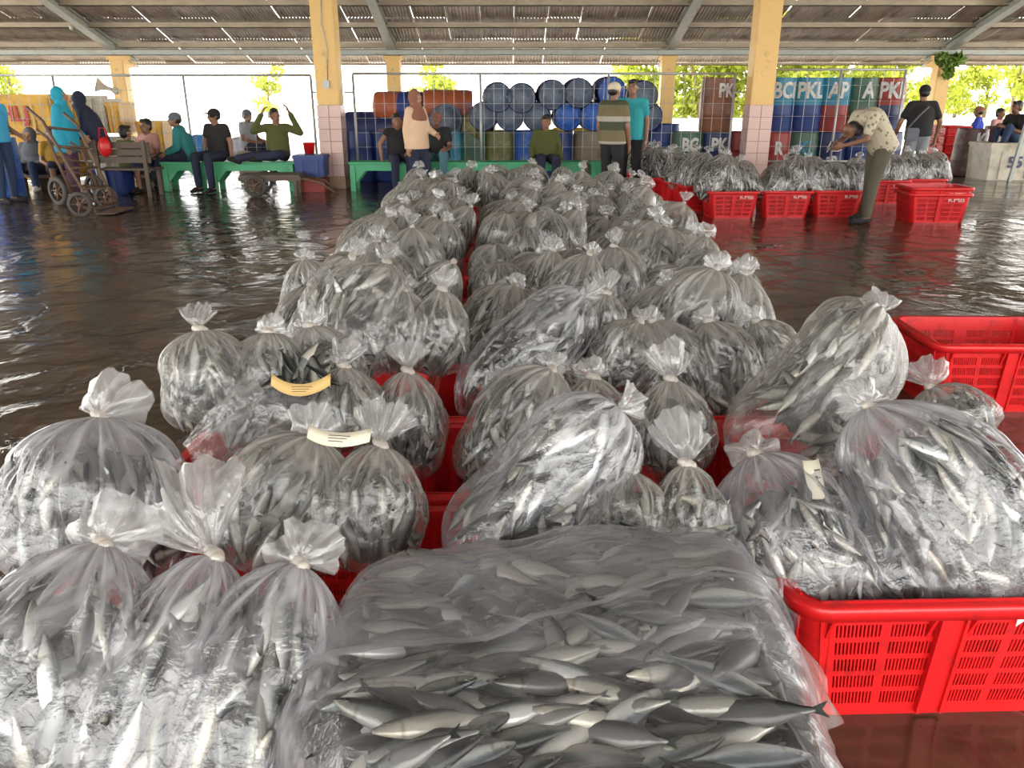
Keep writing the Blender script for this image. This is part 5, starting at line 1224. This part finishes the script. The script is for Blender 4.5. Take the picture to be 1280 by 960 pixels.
def pend(name, mb, m, parent, vox, sm=4):
    o = mb.build(name, m, parent); r = o.modifiers.new('r', 'REMESH'); r.mode = 'VOXEL'; r.voxel_size = vox; r.use_smooth_shade = True
    s = o.modifiers.new('s', 'SMOOTH'); s.iterations = sm; s.factor = .5; PEND.append(o); return o
def person(label, loc, rz, J, shirt, trousers, skin=0, H=1.65, sleeve=.5, hair='short', cap=None, veil=None, long=0.0, shorts=False, jacket=None, face=(0, -1, 0), group=None, shoes='black', fat=1.0):
    k = H / 1.65; root = thing('person', label, 'person', loc, rz, group); sk = SKIN[skin]
    J = {a: b * k for a, b in J.items()} if abs(k - 1) > .001 else J
    b = MB(); X = (1, 0, 0); f = fat
    up = (J['neck'] - J['pelvis']).normalized()
    b.capsule(J['pelvis'], J['chest'], .105 * f, .115 * f, 14, sx=1.32, side=X); b.capsule(J['chest'], J['neck'] - up * .05, .115 * f, .075, 14, sx=1.35, side=X); b.capsule(J['shL'], J['shR'], .055, .055, 12)
    b.capsule(J['neck'] - up * .05, J['head'] - up * .05, .058, .052, 12)
    fd = Vector(face).normalized(); hu = (J['head'] - J['neck']).normalized(); hu = (hu - fd * hu.dot(fd)).normalized(); hx = fd.cross(hu).normalized(); HM = Matrix((hx, -fd, hu)).transposed()
    Hc = J['head']
    b.ell(Hc + HM @ Vector((0, .01, .015)), (.072, .090, .100), 16, 12, 0, HM); b.ell(Hc + HM @ Vector((0, -.022, -.055)), (.056, .062, .062), 14, 10, 0, HM)
    b.capsule(Hc + HM @ Vector((0, -.083, .012)), Hc + HM @ Vector((0, -.102, -.022)), .010, .016, 8); b.capsule(Hc + HM @ Vector((-.04, -.072, .032)), Hc + HM @ Vector((.04, -.072, .032)), .014, .014, 8)
    for s in (-1, 1): b.ell(Hc + HM @ Vector((s * .074, .012, -.005)), (.014, .022, .032), 8, 6, 0, HM)
    hands = {}
    for S in 'LR':
        sh, el, wr = J['sh' + S], J['el' + S], J['wr' + S]; b.capsule(sh, el, .050, .040, 12); b.capsule(el, wr, .042, .028, 12)
        d = (wr - el).normalized(); inn = Vector((-1 if S == 'L' else 1, 0, 0)); inn = (inn - d * inn.dot(d)); inn = inn.normalized() if inn.length > .1 else d.orthogonal().normalized(); sd = d.cross(inn).normalized()
        b.capsule(wr, wr + d * .075, .028, .036, 10, sx=.55, side=inn)
        for i, (o_, ln) in enumerate(((-.030, .060), (-.010, .072), (.010, .068), (.029, .052))):
            p0 = wr + d * .085 + sd * o_; p1 = p0 + d * ln * .55 + inn * .008; p2 = p1 + d * ln * .40 + inn * .026
            b.capsule(p0, p1, .0105, .0100, 8); b.capsule(p1, p2, .0100, .0085, 8)
        ts = sd * (-1 if (sd.y > 0) else 1); p0 = wr + d * .03 + ts * .028; p1 = p0 + ts * .032 + d * .030 + inn * .01; b.capsule(p0, p1, .013, .011, 8); b.capsule(p1, p1 + d * .030 + inn * .008, .011, .009, 8)
        hp, kn, an, to = J['hp' + S], J['kn' + S], J['an' + S], J['to' + S]; b.capsule(hp, kn, .080 * f, .055, 12); b.capsule(kn, an, .055, .036, 12)
        b.capsule(an - Vector((0, 0, .04)) + (an - to).normalized() * .03, to + (an - to).normalized() * .02, .034, .026, 10, sx=1.3, side=X)
    pend('body', b, sk, root, .0115)
    # shirt
    if shirt:
        t = MB(); t.capsule(J['pelvis'] - up * (.02 + long), J['chest'], (.140 + .12 * long) * f, .135 * f, 16, sx=1.38, side=X, flat_a=True); t.capsule(J['chest'], J['neck'] - up * .055, .133 * f, .085, 16, sx=1.38, side=X); t.capsule(J['shL'], J['shR'], .066, .066, 12)
        for S in 'LR':
            sh, el, wr = J['sh' + S], J['el' + S], J['wr' + S]
            if sleeve <= 1: t.capsule(sh, sh + (el - sh) * sleeve * .9, .066, .062, 12)
            else: t.capsule(sh, el, .066, .056, 12); t.capsule(el, el + (wr - el) * (sleeve - 1), .056, .046, 12)
        pend('shirt', t, C_[shirt], root, .016)
    if jacket:
        t = MB()
        for S, s in (('L', 1), ('R', -1)):
            sh, el, wr = J['sh' + S], J['el' + S], J['wr' + S]; t.capsule(sh, el, .078, .066, 12); t.capsule(el, el + (wr - el) * .85, .066, .052, 12)
            t.capsule(sh - Vector((s * .04, -.03, .0)), J['pelvis'] + Vector((s * .12, .04, -.02)), .09, .075, 12)
        t.capsule(J['chest'] + Vector((0, .08, 0)), J['pelvis'] + Vector((0, .09, 0)), .09, .085, 12, sx=1.5, side=X); pend('jacket', t, C_[jacket], root, .016)
    if trousers:
        t = MB(); t.capsule(J['hpL'] * .65 + J['hpR'] * .35 + up * .03, J['hpR'] * .65 + J['hpL'] * .35 + up * .03, .106 * f, .106 * f, 14)
        for S in 'LR':
            hp, kn, an = J['hp' + S], J['kn' + S], J['an' + S]; t.capsule(hp, kn, .098 * f, .072, 14)
            if not shorts: t.capsule(kn, an + (kn - an) * .06, .072, .060, 14)
        pend('trousers', t, C_[trousers], root, .016)
    for S in 'LR':
        an, to = J['an' + S], J['to' + S]; bk = (an - to).normalized(); t = MB(); t.capsule(an - Vector((0, 0, .055)) + bk * .04, to - Vector((0, 0, .004)), .034, .030, 10, sx=1.45, side=X); t.capsule(an + (to - an) * .45, an + (to - an) * .75 , .034, .030, 8, sx=1.4, side=X)
        for i, v in enumerate(t.v): t.v[i] = (v[0], v[1], max(v[2], .002))
        t.build('sandal', C_[shoes], root)
    # eyes, mouth
    for s in (-1, 1):
        e = MB().ell(Hc + HM @ Vector((s * .031, -.080, .012)), (.012, .005, .006), 8, 6, 0, HM).build('eye', M_SCLERA, root); MB().ell(Hc + HM @ Vector((s * .031, -.085, .012)), (.006, .004, .006), 8, 6, 0, HM).build('pupil', M_EYE, e)
    MB().ell(Hc + HM @ Vector((0, -.083, -.055)), (.022, .008, .008), 10, 6, 0, HM).build('mouth', M_LIP, root)
    if veil:
        t = MB(); t.ell(Hc + HM @ Vector((0, .030, .020)), (.098, .105, .125), 18, 12, 0, HM); t.ell(Hc + HM @ Vector((0, -.005, -.085)), (.082, .085, .055), 14, 10, 0, HM)
        t.capsule(J['head'] - hu * .10, J['neck'] - up * .09, .075, .135, 16, sx=1.35, side=X); t.capsule(J['neck'] - up * .06, J['chest'] + up * .02 + fd * .03, .12, .125, 16, sx=1.5, side=X); pend('headscarf', t, C_[veil], root, .014)
    elif cap:
        t = MB(); t.ell(Hc + HM @ Vector((0, .012, .035)), (.088, .106, .086), 16, 10, 0, HM); pend('cap', t, C_[cap], root, .012)
        t = MB(); t.capsule(Hc + HM @ Vector((0, -.075, .050)), Hc + HM @ Vector((0, -.155, .040)), .028, .020, 12, sx=2.4, side=hx)
        o = t.mesh('brim', C_[cap]); 
        link('brim', o, root)
        for v in o.vertices:
            q = HM.transposed() @ (v.co - Hc); q.z = .045 + (q.z - .045) * .25; v.co = Hc + HM @ q
        t = MB(); t.ell(Hc + HM @ Vector((0, .035, -.005)), (.080, .082, .070), 14, 10, 0, HM); pend('hair', t, M_HAIR, root, .012)
    if hair == 'short' and not cap and not veil:
        t = MB(); t.ell(Hc + HM @ Vector((0, .030, .040)), (.082, .094, .092), 16, 10, 0, HM); t.ell(Hc + HM @ Vector((0, .045, -.01)), (.076, .070, .075), 14, 8, 0, HM); t.ell(Hc + HM @ Vector((.01, -.045, .090)), (.060, .040, .030), 12, 8, 0, HM); pend('hair', t, M_HAIR, root, .012)
    return root
def at(px, Y, z=.8): return (xat(px, Y, z), Y, 0)
R90 = math.pi / 2
V3 = Vector
person('man in a cyan shirt cut by the left edge of the picture', at(-1, 12.2), R90 - .3, stand(wrL=(.20, -.25, .95)), 'cyan', 'denim', 1, 1.62)
person('woman with a grey headscarf sitting low in blue jeans before the yellow boxes', at(38, 14.05), .1, sit(.25, wrL=(.05, -.22, .42), wrR=(-.05, -.22, .42)), 'greyveil', 'denim', 0, 1.5, 1.9, veil='greyveil', shoes='white')
person('person in a yellow shirt and dark shorts sitting behind the hand truck', at(66, 13.95), .6, sit(.25), 'yellow', 'navy', 1, 1.55, .6, shorts=True)
person('standing woman in a long turquoise veil behind the hand truck', at(84, 12.75), R90 + .15, stand(elL=(.20, -.06, 1.10), wrL=(.14, -.22, .95)), 'turquoise', 'plum', 0, 1.60, 1.9, veil='turquoise', long=.16, fat=1.15)
person('standing person in a dark navy veil and white trousers facing the turquoise veil', at(122, 13.2), -R90 + .25, stand(chest=(0, -.06, 1.20), neck=(0, -.14, 1.37), head=(0, -.20, 1.50), shL=(.17, -.10, 1.33), shR=(-.17, -.10, 1.33), elR=(-.20, -.12, 1.06), elL=(.20, -.12, 1.06), wrL=(.15, -.30, .90), wrR=(-.15, -.30, .92)), 'navy', 'white', 1, 1.58, 1.9, veil='navy', long=.10, fat=1.1)
person('dark haired man in a dark green shirt seated behind the slatted bench', at(158, 13.7), 2.6, sit(.28), 'olive', 'navy', 1, 1.55, .6)
person('man in a pink shirt sitting with one bare foot drawn up on the green bench', at(185, 13.95), -.5, sit(.36, knR=(-.22, -.30, .70), anR=(-.20, -.40, .40), toR=(-.22, -.54, .37), wrR=(-.18, -.34, .66), elR=(-.25, -.16, .62)), 'pink', 'navy', 1, 1.58, .6, shorts=True)
person('man with a cap and teal jacket over dark clothes sitting in profile', at(230, 13.85), -1.25, sit(.475, .10, knL=(.02, -.40, .58), anL=(-.05, -.58, .25), toL=(-.06, -.70, .18), wrL=(.16, -.30, .64), wrR=(-.1, -.34, .62)), 'navy', 'navy', 1, 1.58, .6, cap='greyveil', jacket='tealdark')
person('man in a black polo shirt and cap leaning on both straight arms', at(271, 13.85), -.35, sit(.475, .0, elL=(.25, .02, .78), elR=(-.25, .02, .78), wrL=(.28, -.02, .56), wrR=(-.28, -.02, .56)), 'black', 'navy', 1, 1.66, .6, cap='black', face=(-.5, -.85, -.05))
person('man in a grey shirt and cap seated in profile behind the raised arms', at(311, 16.7), 1.2, sit(.475), 'grey', 'navy', 1, 1.58, .6, cap='greyveil')
for px, Yb, lab in ((311, 16.7, 'low block seat under the man in grey'), (1220, 19.3, 'low block seat under the man in blue'), (1247, 19.4, 'low block seat under the man in pink at right')):
    o = MB().box(-.22, .22, -.18, .2, 0, .47).build('block_seat', M_PURLIN); bevel(o, .01); o.location = at(px, Yb); tag(o, lab, 'seat')
person('man in an olive shirt holding both arms up beside his head', at(347, 13.85), .12, sit(.475, 0, elL=(.38, -.03, .92), elR=(-.37, -.03, .95), wrL=(.24, -.08, 1.24), wrR=(-.20, -.08, 1.22), knR=(-.34, -.26, .58), anR=(-.62, -.30, .54), toR=(-.74, -.36, .55), knL=(.02, -.34, .60), anL=(-.28, -.36, .56), toL=(-.40, -.42, .53)), 'olive', 'navy', 1, 1.66, 1.9, face=(.4, -.9, 0))
person('woman with a brown headscarf and peach blouse walking past the bench', at(521, 12.9), R90 - .55, stand(elL=(.19, -.08, 1.10), wrL=(.14, -.28, 1.0), elR=(-.22, .04, 1.08), wrR=(-.22, .02, .82), knL=(.10, -.12, .48), anR=(-.1, .12, .10), toR=(-.1, -.04, .03)), 'peach', 'navy', 0, 1.56, 1.9, veil='brownveil', long=.10, fat=1.1)
person('seated man with a dark cap and teal jeans resting an arm on his knee', at(548, 13.85), -.2, sit(.475, .06, knL=(.20, -.40, .66), wrL=(.24, -.40, .72), anL=(.20, -.44, .2)), 'black', 'tealjeans', 2, 1.58, .6, cap='brownveil')
person('seated man in a dark vest with his arm braced, left of the headscarf woman', at(497, 13.85), .3, sit(.475, .02, elR=(-.32, -.02, .80), wrR=(-.30, -.05, .55)), 'black', 'navy', 1, 1.55, .2)
person('boy in a green long-sleeved shirt sitting facing us behind the pile', at(682, 13.8), 0.1, sit(.475, .02, elL=(.25, .0, .76), elR=(-.25, .0, .76), wrL=(.26, -.12, .56), wrR=(-.26, -.12, .56)), 'olive', 'navy', 1, 1.52, 1.9, face=(-.25, -.95, -.05))
person('standing man in a striped polo shirt with a white cap', at(765, 12.2), R90 + .9, stand(elR=(-.23, -.02, 1.06), wrR=(-.22, -.10, .82)), 'striped', 'black', 1, 1.68, .75, cap='cream', long=.06, fat=1.08, face=(-.3, -.95, 0))
person('smiling standing man in a teal shirt with a shoulder strap', at(788, 12.65), -.35, stand(), 'teal', 'black', 1, 1.72, .6, long=.04, fat=1.02)
person('stooping man in a cream printed shirt looking down into the crates', at(1088, 10.25), -R90 + .15, {k: V3(v) for k, v in dict(pelvis=(0, .10, .92), chest=(0, -.05, 1.18), neck=(0, -.20, 1.22), head=(0, -.29, 1.06), shL=(.18, -.14, 1.23), shR=(-.18, -.14, 1.23), elL=(.22, -.22, .97), elR=(-.22, -.22, .97), wrL=(.11, -.40, .90), wrR=(-.11, -.40, .90),
       hpL=(.09, .11, .88), hpR=(-.09, .11, .88), knL=(.11, .02, .47), knR=(-.10, .10, .47), anL=(.13, -.02, .085), anR=(-.12, .12, .085), toL=(.14, -.20, .03), toR=(-.13, -.06, .03)).items()}, 'printed', 'khaki', 2, 1.72, .75, face=(0, -.6, -.8), fat=1.12, long=.05)
person('man in a black shirt and cap standing with his back to us', at(1146, 13.6), math.pi - .15, stand(elL=(.30, .02, 1.10), wrL=(.32, -.10, .88), elR=(-.30, .02, 1.10), wrR=(-.30, -.08, .86)), 'black', 'greyjeans', 1, 1.66, .75, cap='black', fat=1.1)
person('man in a blue shirt and brownish cap seated beyond the K drum', at(1220, 19.3), -2.2, sit(.475), 'blue', 'navy', 1, 1.62, .8, cap='brownveil')
person('man in a pink shirt seated beyond the cream box', at(1247, 19.4), .5, sit(.475), 'pink', 'navy', 1, 1.55, .6)
person('person in dark clothes crouched on the cream box at the right edge', (xat(1272, 15.95, .9), 15.95, 0), -1.3, sit(.625, .12, knL=(.12, -.34, .98), knR=(-.12, -.34, .98), anL=(.12, -.40, .72), anR=(-.12, -.40, .72), toL=(.12, -.52, .66), toR=(-.12, -.52, .66), wrL=(.08, -.40, .98), wrR=(-.08, -.40, .98)), 'black', 'denim', 2, 1.6, .8)
bpy.context.view_layer.update()
dg = bpy.context.evaluated_depsgraph_get()
new = [(o, bpy.data.meshes.new_from_object(o.evaluated_get(dg))) for o in PEND]
for o, me in new: o.modifiers.clear(); old = o.data; o.data = me; bpy.data.meshes.remove(old)
# things they hold
o = MB().box(-.035, .035, -.006, .006, -.07, .07).build('phone', M_INK); bevel(o, .005); o.location = (xat(1088, 10.25, .8) - .52, 10.25, .90); o.rotation_euler = (.5, .3, 1.2); tag(o, 'dark phone with pale screen held by the stooping man', 'phone'); q = MB().box(-.03, .03, -.0075, -.006, -.06, .06).build('screen', M_WHITE, o)
o = MB().tube([(0, 0, 0), (.05, 0, .55), (.08, 0, .98)], .014, 8).build('walking_stick', M_RUST); o.location = (xat(1121, 13.5, .4), 13.5, 0); tag(o, 'thin stick held by the man in the black shirt', 'stick')
o = thing('handbag', 'red bag carried by the person in the navy veil', 'bag', (xat(130, 12.85, .9), 12.82, .62)); MB().ell((0, 0, .14), (.10, .07, .15)).build('pouch', C_['pink'] if False else M_RED, o); MB().tube([(-.07, 0, .24), (-.04, 0, .42), (.04, 0, .42), (.07, 0, .24)], .012, 6).build('strap', M_RED, o)
o = thing('shoulder_bag', 'small dark bag slung on the back of the man in the black shirt', 'bag', (xat(1136, 13.5, .9), 13.42, .92)); bevel(MB().box(-.11, .11, -.05, .03, -.10, .10).build('pouch', C_['greyveil'], o), .02); MB().tube([(-.09, -.02, .08), (.05, -.05, .28), (.2, -.02, .42)], .014, 6).build('strap', C_['greyveil'], o)
